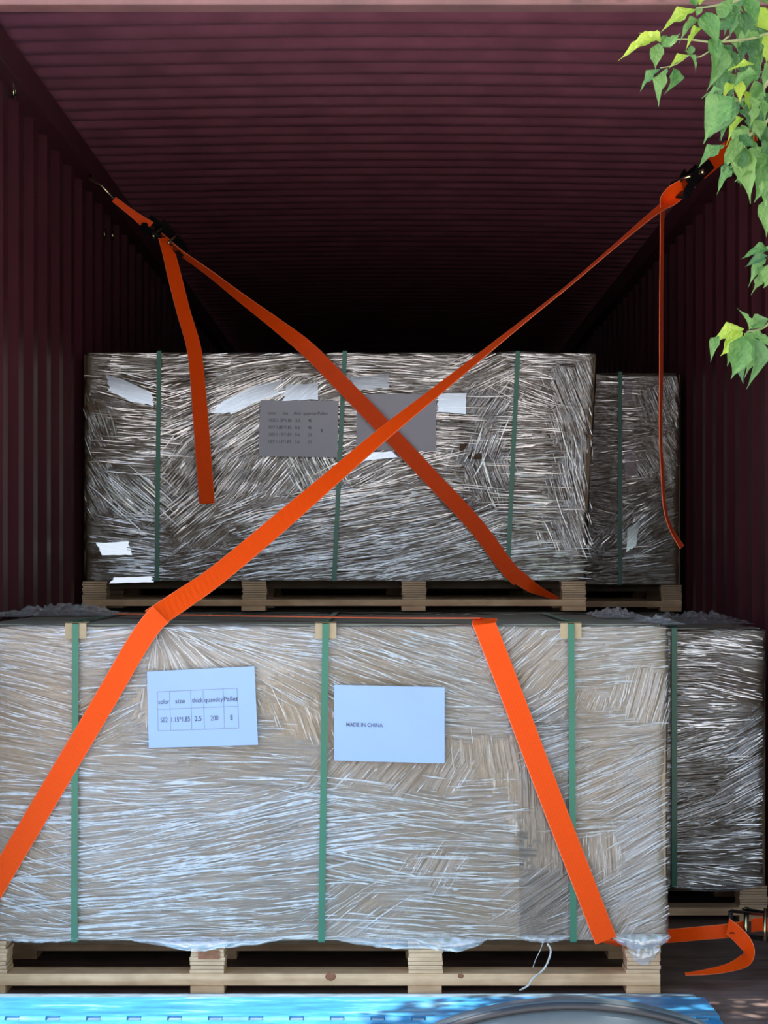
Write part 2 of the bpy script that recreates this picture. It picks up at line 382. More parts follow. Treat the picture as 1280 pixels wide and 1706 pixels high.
def ridges(name, zones, rect, yplane, n, parent, mat, seed, lmul=1.0, wmul=1.0, density=None, hgt_=.45):
    """thin raised folds in the film, three-sided, tapering to both ends"""
    r = random.Random(seed); D = yplane + CD; sc = D / FPX
    V, F = [], []; tries = 0; made = 0
    while made < n and tries < n * 12:
        tries += 1
        px = r.uniform(rect[0], rect[2]); py = r.uniform(rect[1], rect[3])
        if density:
            cl = noise.noise(Vector((px / 42, py / 20, seed))); cl = min(1, max(.18 if hgt_ < .3 else .45, .55 + cl * 2.2))
            if r.random() > density(px, py) * cl: continue
        ang, z = flow_at(zones, px + r.gauss(0, 6), py + r.gauss(0, 5))
        ang += r.gauss(0, 2.2)
        steep = abs((ang % 180) - 90) < 45
        L = (r.uniform(8, 45) if r.random() < 0.8 else r.uniform(45, 120)) * lmul
        if steep: L *= 0.55
        if isinstance(z[2], tuple): L *= 1.3
        wd = max(0.55, r.lognormvariate(0.15, 0.45)) * wmul * (0.8 if steep else 1)
        a = math.radians(ang); dx, dy = math.cos(a), math.sin(a)
        bend = r.gauss(0, 0.02) * L
        seg = 4 if L < 60 else 7
        base = len(V); ok = True; pts = []
        for i in range(seg + 1):
            t = i / seg; s_ = (t - .5) * L; b_ = bend * (1 - (2 * t - 1) ** 2) + r.gauss(0, 0.12)
            qx = px + dx * s_ - dy * b_; qy = py + dy * s_ + dx * b_
            if not (rect[0] <= qx <= rect[2] and rect[1] <= qy <= rect[3]): break
            pts.append((qx, qy, math.sin(math.pi * min(1, max(0, t))) ** 0.5 if 0 < t < 1 else 0.05))
        if len(pts) < 3: continue
        seg = len(pts) - 1
        off = r.uniform(0.0, 0.0012); yaw = r.gauss(-.075 * (px - CX) * sc, .03) if hgt_ < .3 else 0; pit = r.uniform(-.02, .09) if hgt_ < .3 else 0; off += .0012 if hgt_ < .3 else 0
        for qx, qy, tw in pts:
            hw = wd * tw * 0.5
            for s_, hgt in ((-1, 0), (0, 1), (1, 0)):
                ax = qx - dy * hw * s_ ; ay = qy + dx * hw * s_
                V.append(((ax - CX) * sc, yplane - off - hgt * hw * hgt_ * sc + max(-.003, min(.003, yaw * (ax - px) * sc + -pit * (ay - py) * sc)), CZ - (ay - HY) * sc))
        for i in range(seg):
            o = base + i * 3
            F.append((o, o + 1, o + 4, o + 3)); F.append((o + 1, o + 2, o + 5, o + 4))
        made += 1
    o = frommesh(name, V, F, mat); o.parent = parent; world_child(o, parent); tag(o, kind='stuff')
    return o

def shell(name, x0, x1, y0, y1, z0, z1, rad, zones, mat, parent, seed, lump=0.004, lean=0.0, step=0.011, dens=None):
    """film hugging the load: rounded-corner sleeve, folded over the top edge, with the wrinkles' direction in 'flow'"""
    per = []
    def add(a, b, n):
        for i in range(n):
            t = i / n; per.append((a[0] + (b[0] - a[0]) * t, a[1] + (b[1] - a[1]) * t))
    def arc(cx, cy, a0, n=5):
        for i in range(n):
            a = math.radians(a0 + 90 * i / n); per.append((cx + rad * math.cos(a), cy + rad * math.sin(a)))
    nxs = int((x1 - x0) / step); nys = int((y1 - y0) / 0.05)
    add((x0 + rad, y0), (x1 - rad, y0), nxs); arc(x1 - rad, y0 + rad, -90)
    add((x1, y0 + rad), (x1, y1 - rad), nys); arc(x1 - rad, y1 - rad, 0)
    add((x1 - rad, y1), (x0 + rad, y1), 30); arc(x0 + rad, y1 - rad, 90)
    add((x0, y1 - rad), (x0, y0 + rad), nys); arc(x0 + rad, y0 + rad, 180)
    cx, cy = (x0 + x1) / 2, (y0 + y1) / 2
    nz = int((z1 - z0) / step); rows = [(z0 + (z1 - z0) * i / nz, 0.0) for i in range(nz + 1)]
    rows += [(z1 + 0.004, 0.012), (z1 + 0.005, 0.035), (z1 + 0.004, 0.08)]
    vs, fs = [], []; n = len(per)
    for ri, (z, inset) in enumerate(rows):
        for (x, y) in per:
            q = Vector((x * 3, y * 3 + seed, z * 3)); q2 = Vector((x * 14, y * 9 + seed, z * 22))
            d = lump * (noise.noise(q) * 1.2 + noise.noise(q2) * 0.5)
            if ri == 0: d += 0.004 * noise.noise(Vector((x * 9, y * 9, seed)))
            nx_ = (1 if x > x1 - rad else (-1 if x < x0 + rad else 0)); ny_ = (1 if y > y1 - rad else (-1 if y < y0 + rad else 0))
            ix, iy = x - nx_ * inset, y - ny_ * inset
            wob = 0.006 * noise.noise(Vector((x * 6, y * 6, seed + 3))) if (ri >= len(rows) - 4 or ri == 0) else 0
            xx = ix + nx_ * d + lean * ((z - z0) / (z1 - z0)) * (x - x0) / (x1 - x0); yy = iy + ny_ * (d - 0.004 if inset == 0 else d)
            zz = z + wob + (d * .5 if inset else 0)
            vs.append((xx, yy, zz))
    for i in range(len(rows) - 1):
        for j in range(n):
            q = (j + 1) % n; fs.append((i * n + j, i * n + q, (i + 1) * n + q, (i + 1) * n + j))
    o = frommesh(name, vs, fs, mat, smooth=True)
    at = o.data.attributes.new('flow', 'FLOAT_VECTOR', 'CORNER'); flat = []
    for f in o.data.polygons:
        c = f.center; D = c.y + CD; px = CX + FPX * c.x / D; py = HY - FPX * (c.z - CZ) / D
        if f.normal.y > -.6 or abs(f.normal.z) > .6:
            for vi in f.vertices:
                v = vs[vi]; flat += [v[2] * (1 if abs(f.normal.z) < .5 else .2) + v[0] * .1, v[0] + v[1], 0]
            continue
        wq = Vector((c.x * 9, seed, c.z * 9)); wf = Vector((c.x * 60, seed + 2, c.z * 60))
        zn = nearest(zones, px + 34 * noise.noise(wq) + 26 * noise.noise(wf), py + 20 * noise.noise(wq + Vector((7, 0, 0))) + 22 * noise.noise(wf + Vector((7, 0, 0))))
        for vi in f.vertices:
            v = vs[vi]; D = v[1] + CD; sc = D / FPX; qx = CX + v[0] / sc; qy = HY - (v[2] - CZ) / sc
            if isinstance(zn[2], tuple):
                ox, oy = zn[2]; flat += [math.atan2(qy - oy, qx - ox) * 0.10, math.hypot(qx - ox, qy - oy) * sc, 0]
            else:
                a = math.radians(zn[2]); flat += [(-qx * math.sin(a) + qy * math.cos(a)) * sc, (qx * math.cos(a) + qy * math.sin(a)) * sc, 0]
    at.data.foreach_set('vector', flat)
    da = o.data.attributes.new('dens', 'FLOAT', 'POINT'); dv = []
    for v in vs:
        D = v[1] + CD; px = CX + FPX * v[0] / D; py = HY - FPX * (v[2] - CZ) / D
        qn = Vector((v[0] * 7, seed, v[2] * 7))
        dv.append(max(.12, dens(px + 18 * noise.noise(qn), py + 18 * noise.noise(qn + Vector((5, 0, 0))))) if dens and v[1] < y0 + .06 else .8)
    da.data.foreach_set('value', dv)
    o.parent = parent; world_child(o, parent); return o

# ------------------------------------------------------------------ pallet (a part; its boards and blocks are sub-parts)
def pallet(root, x0, x1, y0, y1, z0, h, seed):
    r = random.Random(seed)
    deck = boxobj('pallet', x0, x1, y0 + .104, y1, z0 + h - 0.013, z0 + h - .0005, M['shadewood']); deck.parent = root; world_child(deck, root)
    W = x1 - x0; bw = 0.09; zf = 0.024 * h / .145; zb = 0.056 * h / .145; zt = h - 0.002
    def sub(o): o.parent = deck; world_child(o, root); return o
    for j, y in enumerate((y0, (y0 + y1) / 2 - .05, y1 - .1)):
        sub(boxobj('bottom_board', x0, x1, y, y + .1, z0 + zf, z0 + zb, M['wood'], bev=0.002))
        for i in range(4):
            xc = x0 + bw / 2 + (W - bw) * i / 3
            dx = r.uniform(-.004, .004)
            sub(boxobj('foot', xc - bw / 2 + dx + (0 if i else .0) , xc + bw / 2 + dx, y + .003, y + .1, z0, z0 + zf, M['wood'], bev=0.002))
            bm = bmesh.new(); npl = 8; hh = (zt - zb) / npl
            for q in range(npl):
                a = r.uniform(-.0025, .0025); b = r.uniform(-.0025, .0025); c = r.uniform(0, .004)
                box(bm, xc - bw / 2 + a, xc + bw / 2 + b, y + c, y + .1, z0 + zb + q * hh + .0004, z0 + zb + (q + 1) * hh - .0006, 0.0008)
            sub(bmobj('block', bm, M['ply']))
    nb = 5; bwid = 0.14
    for q in range(nb):
        y = y0 + 0.108 + (y1 - y0 - bwid - .12) * q / (nb - 1)
        sub(boxobj('deck_board', x0 + .005, x1 - .005, y, y + bwid, z0 + h - 0.031, z0 + h - 0.0135, M['shadewood'], bev=0.002))
    return deck

def crate(label, x0, x1, y0, y1, z0, ph, z1, zones, film, card, seed, bands, prot, lean=0.0, group='stretch-wrapped pallet loads', rad=0.03, lump=0.004, step=0.011, dens=None):
    root = empty('wrapped_pallet_load', ((x0 + x1) / 2, (y0 + y1) / 2, z0), label, 'pallet load', group)
    pallet(root, x0, x1 - (.022 if x1 == .738 else 0), y0 + .004, y1, z0, ph, seed)
    zc = z0 + ph
    bm = bmesh.new(); box(bm, x0 + .006, x1 - .006, y0 + .012, y1 - .005, zc, z1 - .004, 0.004)
    for v in bm.verts:
        v.co.x += lean * ((v.co.z - zc) / (z1 - zc)) * (v.co.x - x0) / (x1 - x0)
    c = bmobj('carton', bm, card); c.parent = root; world_child(c, root)
    lid = boxobj('lid', x0 + .02, x1 + lean - .02, y0 + .03, y1 - .02, z1 - .0038, z1 + .003, M['lid'], bev=.001); lid.parent = root; world_child(lid, root)
    shell('stretch_film', x0, x1, y0, y1, zc, z1 - .004, rad, zones, film, root, seed, lump, lean, step, dens)
    for (pa, pb) in bands:               # (px_top, px_bottom)
        D = y0 + CD; hw = .0085
        xa = (pa - CX) * D / FPX; xb = (pb - CX) * D / FPX
        yo = y0 - .0150; path = []
        path = [(xb, y0 + .05, zc - .002), (xb, yo, zc - .002)]
        for i in range(9):
            t = i / 8; path.append((xb + (xa - xb) * t, yo - .001 * math.sin(t * 3.1), zc + (z1 + .004 - zc) * t))
        path += [(xa, y0 + .01, z1 + .011), (xa, y1 - .02, z1 + .010)]
        V, F = [], []
        for i, q in enumerate(path):
            q = Vector(q); t = Vector(path[min(i + 1, len(path) - 1)]) - Vector(path[max(i - 1, 0)])
            nrm = Vector((1, 0, 0)).cross(t).normalized() * .0006
            for sx in (-1, 1):
                V.append(q + Vector((sx * hw, 0, 0)) + nrm)
            for sx in (1, -1):
                V.append(q + Vector((sx * hw, 0, 0)) - nrm)
        for i in range(len(path) - 1):
            for j in range(4):
                F.append((i * 4 + j, i * 4 + (j + 1) % 4, i * 4 + 4 + (j + 1) % 4, i * 4 + 4 + j))
        F += [(0, 1, 2, 3), tuple(len(V) - 4 + j for j in (3, 2, 1, 0))]
        b = frommesh('strapping_band', V, F, M['green'], root); world_child(b, root)
        if prot:
            bm = bmesh.new(); q = 0.028
            box(bm, xa - q, xa + q, y0 - .010, y0 - .007, z1 - .034, z1 + .008)
            box(bm, xa - q, xa + q, y0 - .010, y0 + .05, z1 + .006, z1 + .009)
            e_ = bmobj('corner_protector', bm, M['protector'], root); world_child(e_, root)
    return root

def panel(root, px0, px1, py0, py1, yp, mat, name='carton_flap', th=.003):
    a = P(px0, py1, yp); b = P(px1, py0, yp)
    o = boxobj(name, a.x, b.x, yp, yp + th, a.z, b.z, mat, root, .0008); world_child(o, root); return o

def dens1(px, py):
    if 862 < px < 945 and py > 1300: return 0.10
    if 780 < px < 900 and 1215 < py < 1320: return 0.30
    if 560 < px < 860 and 1490 < py < 1540: return 0.4
    if py < 1120: return 1.0
    if px > 1030: return 1.0
    if 1140 < py < 1300 and px < 560: return 0.55
    return 0.7
def dens2(px, py):
    if 1270 < py < 1390 and px < 1225: return .15
    if 1100 < py < 1180 and px > 1200: return .35
    if px < 1140: return .2
    return 1.0
def dens3(px, py):
    if px > 905 and py < 900: return .45
    if 765 < px < 850 and 640 < py < 860: return .35
    if px < 185: return .12
    if 265 < px < 400 and py > 870: return .12
    if 265 < px < 360 and 585 < py < 640: return .5
    if 400 < px < 560 and 600 < py < 630: return .2
    return 1.0
def dens4(px, py):
    if 1038 < px < 1056: return 1.0
    if py > 840 and 1040 < px < 1080: return .9
    return .13
# ---- front lower load (L1)
L1 = crate('large pale film-wrapped carton on a pine pallet, nearest and lowest of all', -1.106, .738, 0, 1.13, 0, .145, .978, Z_L1, M['film1'], M['card1'], 1,
           [(127, 125), (543, 536), (951, 955)], True, rad=.03, dens=dens1)
ridges('film_fold', Z_L1, (-50, 1043, 1117, 1566), -0.0075, 2700, L1, M['ridge1'], 3, 1.15, .95, dens1)
ridges('film_fold', [(a, b, c) for a, b, c in Z_L1 if not isinstance(c, tuple) and abs(c) < 16], (-50, 1290, 866, 1566), -0.008, 260, L1, M['ridge1'], 5, 3.0, 1.6)
panel(L1, 866, 948, 1180, 1566, 0.008, M['card3']); panel(L1, 183, 206, 1075, 1115, .008, M['card3'])
# ---- second lower load at right (L2)
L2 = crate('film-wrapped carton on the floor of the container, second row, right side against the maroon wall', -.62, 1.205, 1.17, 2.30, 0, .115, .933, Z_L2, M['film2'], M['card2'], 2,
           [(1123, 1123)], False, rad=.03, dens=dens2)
ridges('film_fold', Z_L2, (1112, 1056, 1272, 1476), 1.1645, 480, L2, M['ridge2'], 11, .8, .95, dens2, hgt_=.14)
# ---- third row: lower, carries the upper front load (L3 / U3)
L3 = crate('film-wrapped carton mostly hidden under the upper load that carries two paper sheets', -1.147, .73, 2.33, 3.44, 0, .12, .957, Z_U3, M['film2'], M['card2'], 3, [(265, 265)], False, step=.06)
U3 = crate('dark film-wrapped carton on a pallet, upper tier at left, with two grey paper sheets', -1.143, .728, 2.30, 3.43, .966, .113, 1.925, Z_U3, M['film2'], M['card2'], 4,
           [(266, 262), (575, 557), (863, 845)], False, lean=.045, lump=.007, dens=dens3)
ridges('film_fold', Z_U3, (138, 588, 988, 966), 2.290, 3000, U3, M['ridge2'], 21, 1.15, 1.0, dens3, hgt_=.14)
panel(U3, 912, 966, 600, 940, 2.309, M['card4']); panel(U3, 766, 850, 650, 860, 2.309, M['card4'])
# ---- fourth row (L4 / U4)
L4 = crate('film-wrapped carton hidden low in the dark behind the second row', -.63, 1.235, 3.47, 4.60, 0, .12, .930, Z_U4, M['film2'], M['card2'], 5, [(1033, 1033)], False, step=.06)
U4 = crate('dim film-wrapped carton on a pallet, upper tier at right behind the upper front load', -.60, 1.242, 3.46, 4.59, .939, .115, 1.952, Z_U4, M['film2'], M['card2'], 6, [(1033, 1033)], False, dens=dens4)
ridges('film_fold', Z_U4, (998, 626, 1130, 944), 3.4545, 230, U4, M['ridge2'], 31, .6, .8, dens4, hgt_=.14)

# wood knots and a stamped end on the nearest pallet
for (px, py, rx, rz) in ((551, 1627, 9, 7), (768, 1626, 5, 4)):
    c0 = P(px, py, 0.0035); bm = bmesh.new(); bmesh.ops.create_uvsphere(bm, u_segments=12, v_segments=6, radius=1)
    for v in bm.verts: v.co = Vector((c0.x + v.co.x * rx * .00159, c0.y + v.co.y * .0008, c0.z + v.co.z * rz * .00159))
    o = bmobj('knot', bm, M['knot'], L1, True); world_child(o, L1)
a = P(330, 1598, .0); b = P(366, 1584, .0)
o = boxobj('stamped_patch', a.x, b.x, .0015, .004, a.z, b.z, M['knot'], L1); world_child(o, L1)

# film hanging below the carton, bunched film on top and a twisted film tail
def skirt(px0, px1, pytop, sag, yp, root, mat, seed, n=26, rows=6):
    vs, fs = [], []; r = random.Random(seed)
    for i in range(n + 1):
        t = i / n; px = px0 + (px1 - px0) * t; bot = pytop + sag * math.sin(math.pi * t) ** .8 + r.uniform(-1, 1)
        for j in range(rows + 1):
            u = j / rows; py = pytop - 4 + (bot - pytop + 4) * u
            p_ = P(px, py, yp - .004 - .012 * math.sin(u * 2.6) + .005 * noise.noise(Vector((t * 9, u * 5, seed))))
            vs.append(p_)
    for i in range(n):
        for j in range(rows):
            a_ = i * (rows + 1) + j; fs.append((a_, a_ + 1, a_ + rows + 2, a_ + rows + 1))
    o = frommesh('hanging_film', vs, fs, mat, root, True); world_child(o, root); return o
skirt(215, 470, 1566, 14, .0, L1, M['bunch'], 1); skirt(255, 400, 1568, 17, -.004, L1, M['bunch'], 2)
skirt(560, 812, 1566, 15, .0, L1, M['bunch'], 3); skirt(690, 812, 1566, 20, -.006, L1, M['bunch'], 4)
skirt(1022, 1118, 1564, 19, -.004, L1, M['bunch'], 5); skirt(1026, 1116, 1560, 22, -.008, L1, M['bunch'], 15); skirt(1046, 1100, 1582, 26, -.012, L1, M['bunch'], 6)
skirt(860, 950, 1562, 9, -.003, L1, M['bunch'], 7)
skirt(1122, 1270, 1478, 8, 1.17, L2, M['bunch'], 8); skirt(0, 130, 1566, 5, 0, L1, M['bunch'], 9)
def crumple(px0, px1, D0, D1, z, hmax, root, seed, mat):
    n, m = 34, 12; vs, fs = [], []
    for i in range(n + 1):
        for j in range(m + 1):
            t, u = i / n, j / m; y = D0 + (D1 - D0) * u - CD
            x = (px0 + (px1 - px0) * t - CX) * ((D0 + D1) / 2) / FPX
            hh = hmax * math.sin(math.pi * t) ** .5 * math.sin(math.pi * u) * (0.45 + abs(noise.noise(Vector((t * 13, u * 6, seed)))) * 1.6)
            vs.append((x + .01 * noise.noise(Vector((u * 9, t * 9, seed + 5))), y, z + .001 + hh))
    for i in range(n):
        for j in range(m):
            a_ = i * (m + 1) + j; fs.append((a_, a_ + 1, a_ + m + 2, a_ + m + 1))
    o = frommesh('bunched_film', vs, fs, mat, root, False); world_child(o, root)
crumple(28, 195, 6.45, 6.8, .985, .03, L1, 1, M['bunch']); crumple(-40, 60, 6.3, 6.75, .985, .012, L1, 2, M['bunch'])
crumple(985, 1060, 6.2, 6.8, .985, .020, L1, 3, M['bunch']); crumple(1075, 1235, 7.3, 7.95, .937, .03, L2, 4, M['bunch'])
crumple(1060, 1120, 5.75, 6.4, .978, .012, L1, 6, M['bunch'])
pts = [P(912, 1572, -.01), P(918, 1583, -.015), P(914, 1600, -.018), P(905, 1616, -.02), P(888, 1630, -.02), P(880, 1642, -.02), P(866, 1650, -.022)]
pth = catmull(pts, 5); vs, fs = tube(pth, [.0018 + .0016 * abs(math.sin(i * 1.3)) for i in range(len(pth))], 6)
o = frommesh('twisted_film_tail', vs, fs, M['cord'], L1, True); world_child(o, L1)
pts = [P(905, 1570, -.008), P(900, 1584, -.012), P(893, 1598, -.012), P(888, 1612, -.010)]
pth = catmull(pts, 4); vs, fs = tube(pth, .0012, 5)
o = frommesh('twisted_film_tail', vs, fs, M['bunch'], L1, True); world_child(o, L1)
# added film patches off the upper loads, tilted to mirror the sky as bright reflections
def patch(root, pts, yp, tilt, mat, seed):
    cx_ = sum(p_[0] for p_ in pts) / len(pts); cy_ = sum(p_[1] for p_ in pts) / len(pts)
    out = []; r = random.Random(seed)
    for i, p_ in enumerate(pts):
        q_ = pts[(i + 1) % len(pts)]
        for j in range(5):
            t = j / 5; jag = r.uniform(0, .14) if j % 2 else 0
            x, y = p_[0] + (q_[0] - p_[0]) * t, p_[1] + (q_[1] - p_[1]) * t
            out.append((x + (cx_ - x) * jag, y + (cy_ - y) * jag))
    c = P(cx_, cy_, yp); rings = [[c]]
    for f_ in (.5, 1.0):
        rings.append([P(cx_ + (x - cx_) * f_, cy_ + (y - cy_) * f_, yp + f_ * (tilt * (P(x, y, yp).z - c.z) - .09 * c.x * (P(x, y, yp).x - c.x))) for x, y in out])
    n_ = len(out); V = [c] + rings[1] + rings[2]
    F = [(0, 1 + i, 1 + (i + 1) % n_) for i in range(n_)] + [(1 + i, 1 + n_ + i, 1 + n_ + (i + 1) % n_, 1 + (i + 1) % n_) for i in range(n_)]
    o = frommesh('added_glint_film', V, F, mat, root, False); world_child(o, root)
for i, pl in enumerate(([(176, 622), (205, 632), (255, 655), (256, 677), (215, 668), (180, 650)], [(372, 668), (430, 640), (470, 632), (478, 655), (430, 668), (385, 690), (350, 688)],
        [(478, 640), (530, 638), (530, 666), (470, 668)], [(584, 628), (650, 622), (648, 646), (584, 650)], [(728, 655), (778, 655), (776, 690), (728, 686)],
        [(190, 962), (256, 960), (256, 970), (182, 972)], [(600, 754), (660, 752), (680, 760), (605, 768)], [(160, 905), (215, 902), (220, 925), (170, 925)])):
    patch(U3, pl, 2.281, .09, M['gloss'], i)
for i, pl in enumerate(([(1040, 632), (1054, 634), (1054, 665), (1040, 668)], [(1040, 740), (1060, 742), (1062, 790), (1042, 800)], [(1046, 880), (1066, 870), (1060, 910), (1044, 920)])):
    patch(U4, pl, 3.445, .15, M['gloss'], i + 30)

# ------------------------------------------------------------------ paper sheets with print
def text_mesh(body, width_m=None, size=None, bold=False):
    cu = bpy.data.curves.new('t', 'FONT'); cu.body = body; cu.size = 1.0; cu.extrude = 0.0
    cu.offset = 0.012 if bold else 0.004
    to = bpy.data.objects.new('t', cu); S.collection.objects.link(to); bpy.context.view_layer.update()
    me = bpy.data.meshes.new_from_object(to.evaluated_get(bpy.context.evaluated_depsgraph_get()))
    bpy.data.objects.remove(to); bpy.data.curves.remove(cu)
    xs = [v.co.x for v in me.vertices]; x0, x1 = min(xs), max(xs)
    k_ = width_m / (x1 - x0) if width_m else size
    if width_m and size: sy = size
    else: sy = k_
    for v in me.vertices: v.co = Vector(((v.co.x - x0) * k_, v.co.y * sy, 0))
    return me
def sheet(root, corners, yp, mat, texts, lines, label):
    """corners: tl,tr,br,bl in px; texts: (string, u, v(baseline), width_u, height_v)"""
    q = [P(px, py, yp) for px, py in corners]
    def at(u, v, off=0.0):
        p_ = (q[0] * (1 - u) + q[1] * u) * (1 - v) + (q[3] * (1 - u) + q[2] * u) * v
        curl = .004 * (noise.noise(Vector((u * 2.2, v * 2.2, corners[0][0] * .1)))) + .004 * max(0, (u - .85) / .15) * max(0, (.2 - v) / .2)
        return p_ + Vector((0, -curl - off, 0))
    n = 14; vs, fs = [], []
    for i in range(n + 1):
        for j in range(n + 1): vs.append(at(i / n, j / n))
    m = len(vs); vs += [v + Vector((0, .0006, 0)) for v in vs]
    for i in range(n):
        for j in range(n):
            a_ = i * (n + 1) + j; fs.append((a_, a_ + 1, a_ + n + 2, a_ + n + 1)); fs.append((m + a_, m + a_ + n + 1, m + a_ + n + 2, m + a_ + 1))
    sh = frommesh('paper_sheet', vs, fs, mat, root, True); world_child(sh, root); sh['label'] = label
    W = (q[1] - q[0]).length; Hh = (q[0] - q[3]).length
    for (s_, u, v, wu, hv) in texts:
        me = text_mesh(s_, wu, hv)
        for vv in me.vertices: vv.co = at(u + vv.co.x, v - vv.co.y, .0012)
        me.materials.append(M['ink']); o = bpy.data.objects.new('lettering', me); S.collection.objects.link(o); o.parent = sh; world_child(o, root)
    if lines:
        V, F = [], []
        for (u0, v0, u1, v1) in lines:
            tu, tv = (.0, .007) if v0 == v1 else (.005, .0)
            N = 10
            for i in range(N + 1):
                t = i / N; uu = u0 + (u1 - u0) * t; vv = v0 + (v1 - v0) * t
                V += [at(uu - tu / 2, vv - tv / 2, .0010), at(uu + tu / 2, vv + tv / 2, .0010)]
                if i: b_ = len(V) - 4; F.append((b_, b_ + 1, b_ + 3, b_ + 2))
        o = frommesh('table_rules', V, F, M['rule'], sh); world_child(o, root)
    return sh
v0, v1, v2 = .27, .50, .78
cols = [.09, .205, .40, .515, .70, .83]
ln = [(cols[0], v, cols[-1], v) for v in (v0, v1, v2)] + [(c, v0, c, v2) for c in cols]
sheet(L1, [(245, 1119), (424, 1110), (430, 1241), (248, 1246)], -.0165, M['paper'],
      [('color', .10, .43, .10, .085), ('size', .255, .43, .09, .085), ('thick', .41, .43, .10, .085), ('quantity', .525, .43, .17, .085), ('Pallet', .705, .43, .13, .085),
       ('502', .115, .67, .065, .09), ('1.15*1.85', .215, .67, .17, .09), ('2.5', .43, .67, .06, .09), ('200', .575, .67, .07, .09), ('8', .755, .67, .022, .09)],
      ln, 'white sheet with a printed five-column table, taped askew')
sheet(L1, [(557, 1141), (741, 1145), (741, 1272), (557, 1267)], -.0165, M['paper'],
      [('MADE IN CHINA', .11, .545, .33, .075)], [], 'white sheet printed MADE IN CHINA')
rows = [('1502', '1.15*1.85', '2.5', '40'), ('107', '1.85*1.85', '0.6', '40'), ('1502', '1.15*1.85', '0.6', '20'), ('107', '1.15*1.85', '0.6', '20')]
tx = [('color', .10, .25, .11, .075), ('size', .29, .25, .07, .075), ('thick', .43, .25, .10, .075), ('quantity', .555, .25, .17, .075), ('Pallet', .74, .25, .13, .075), ('1', .79, .56, .012, .09)]
for i, (a_, b_, c1_, d_) in enumerate(rows):
    v = .38 + .127 * i; tx += [(a_, .12, v, .08, .08), (b_, .22, v, .19, .08), (c1_, .455, v, .06, .08), (d_, .62, v, .045, .08)]
PM = mat_simple('grey_paper_under_film', (0.50, 0.50, 0.56), 0.7, 0, 0.02, 4)
sheet(U3, [(434, 667), (564, 668), (562, 762), (431, 760)], 2.277, PM, tx, [], 'grey-looking sheet with four rows of figures, left one on this load')
sheet(U3, [(595, 656), (727, 658), (727, 752), (594, 749)], 2.277, PM, [('MADE IN CHINA', .12, .51, .34, .07)], [], 'grey-looking sheet printed MADE IN CHINA, half covered by straps')

# ------------------------------------------------------------------ webbing straps
def webbing(name, root, stations, th=.0022, n=8):
    """stations: (centre Vector, half-width Vector); flat ribbon with thickness, uv runs across (x) and along (y)"""
    C = catmull([s[0] for s in stations], n); Wd = catmull([s[1] for s in stations], n)
    V, F, UV = [], [], []; L = 0.0
    for i, (c, w_) in enumerate(zip(C, Wd)):
        t = (C[min(i + 1, len(C) - 1)] - C[max(i - 1, 0)])
        t.normalize(); nm = t.cross(w_)
        nm = nm.normalized() * th / 2 if nm.length > 1e-9 else Vector((0, th / 2, 0))
        if i: L += (C[i] - C[i - 1]).length
        V += [c - w_ + nm, c + w_ + nm, c + w_ - nm, c - w_ - nm]; UV += [(0, L), (1, L), (1, L), (0, L)]
    for i in range(len(C) - 1):
        for j in range(4):
            F.append((i * 4 + j, i * 4 + (j + 1) % 4, i * 4 + 4 + (j + 1) % 4, i * 4 + 4 + j))
    F += [(3, 2, 1, 0), tuple(len(V) - 4 + j for j in range(4))]
    o = frommesh(name, V, F, M['orange'], root); world_child(o, root)
    uvl = o.data.uv_layers.new(name='UVMap')
    for lp in o.data.loops: uvl.data[lp.index].uv = UV[lp.vertex_index]
    # pale selvedge threads along both edges
    for s_ in (-1, 1):
        vs, fs = tube([c + w_ * s_ for c, w_ in zip(C, Wd)], .0013, 4)
        e_ = frommesh('selvedge', vs, fs, M['selvedge'], o); world_child(e_, root)
    return o
def imgw(px_dir, half, depth=0.0):
    """half-width vector lying in the picture-parallel plane plus a share turned into depth"""
    v = Vector((px_dir[0], 0, -px_dir[1])).normalized() * half
    c = math.sqrt(max(0, 1 - depth * depth))
    return Vector((v.x * c, half * depth, v.z * c))
HWD = .0285
def path_stations(pix, D_of, widths, sgn=1):
    st = []
    for i, (px, py) in enumerate(pix):
        a_ = pix[max(i - 1, 0)]; b_ = pix[min(i + 1, len(pix) - 1)]
        dx, dy = b_[0] - a_[0], b_[1] - a_[1]
        yv = D_of(px, py) - CD; s_ = FPX / (yv + CD)
        frac = min(1.0, (widths[i] / 2 / s_) / HWD)
        st.append((P(px, py, yv), imgw((-dy, dx), HWD, sgn * math.sqrt(1 - frac * frac))))
    return st
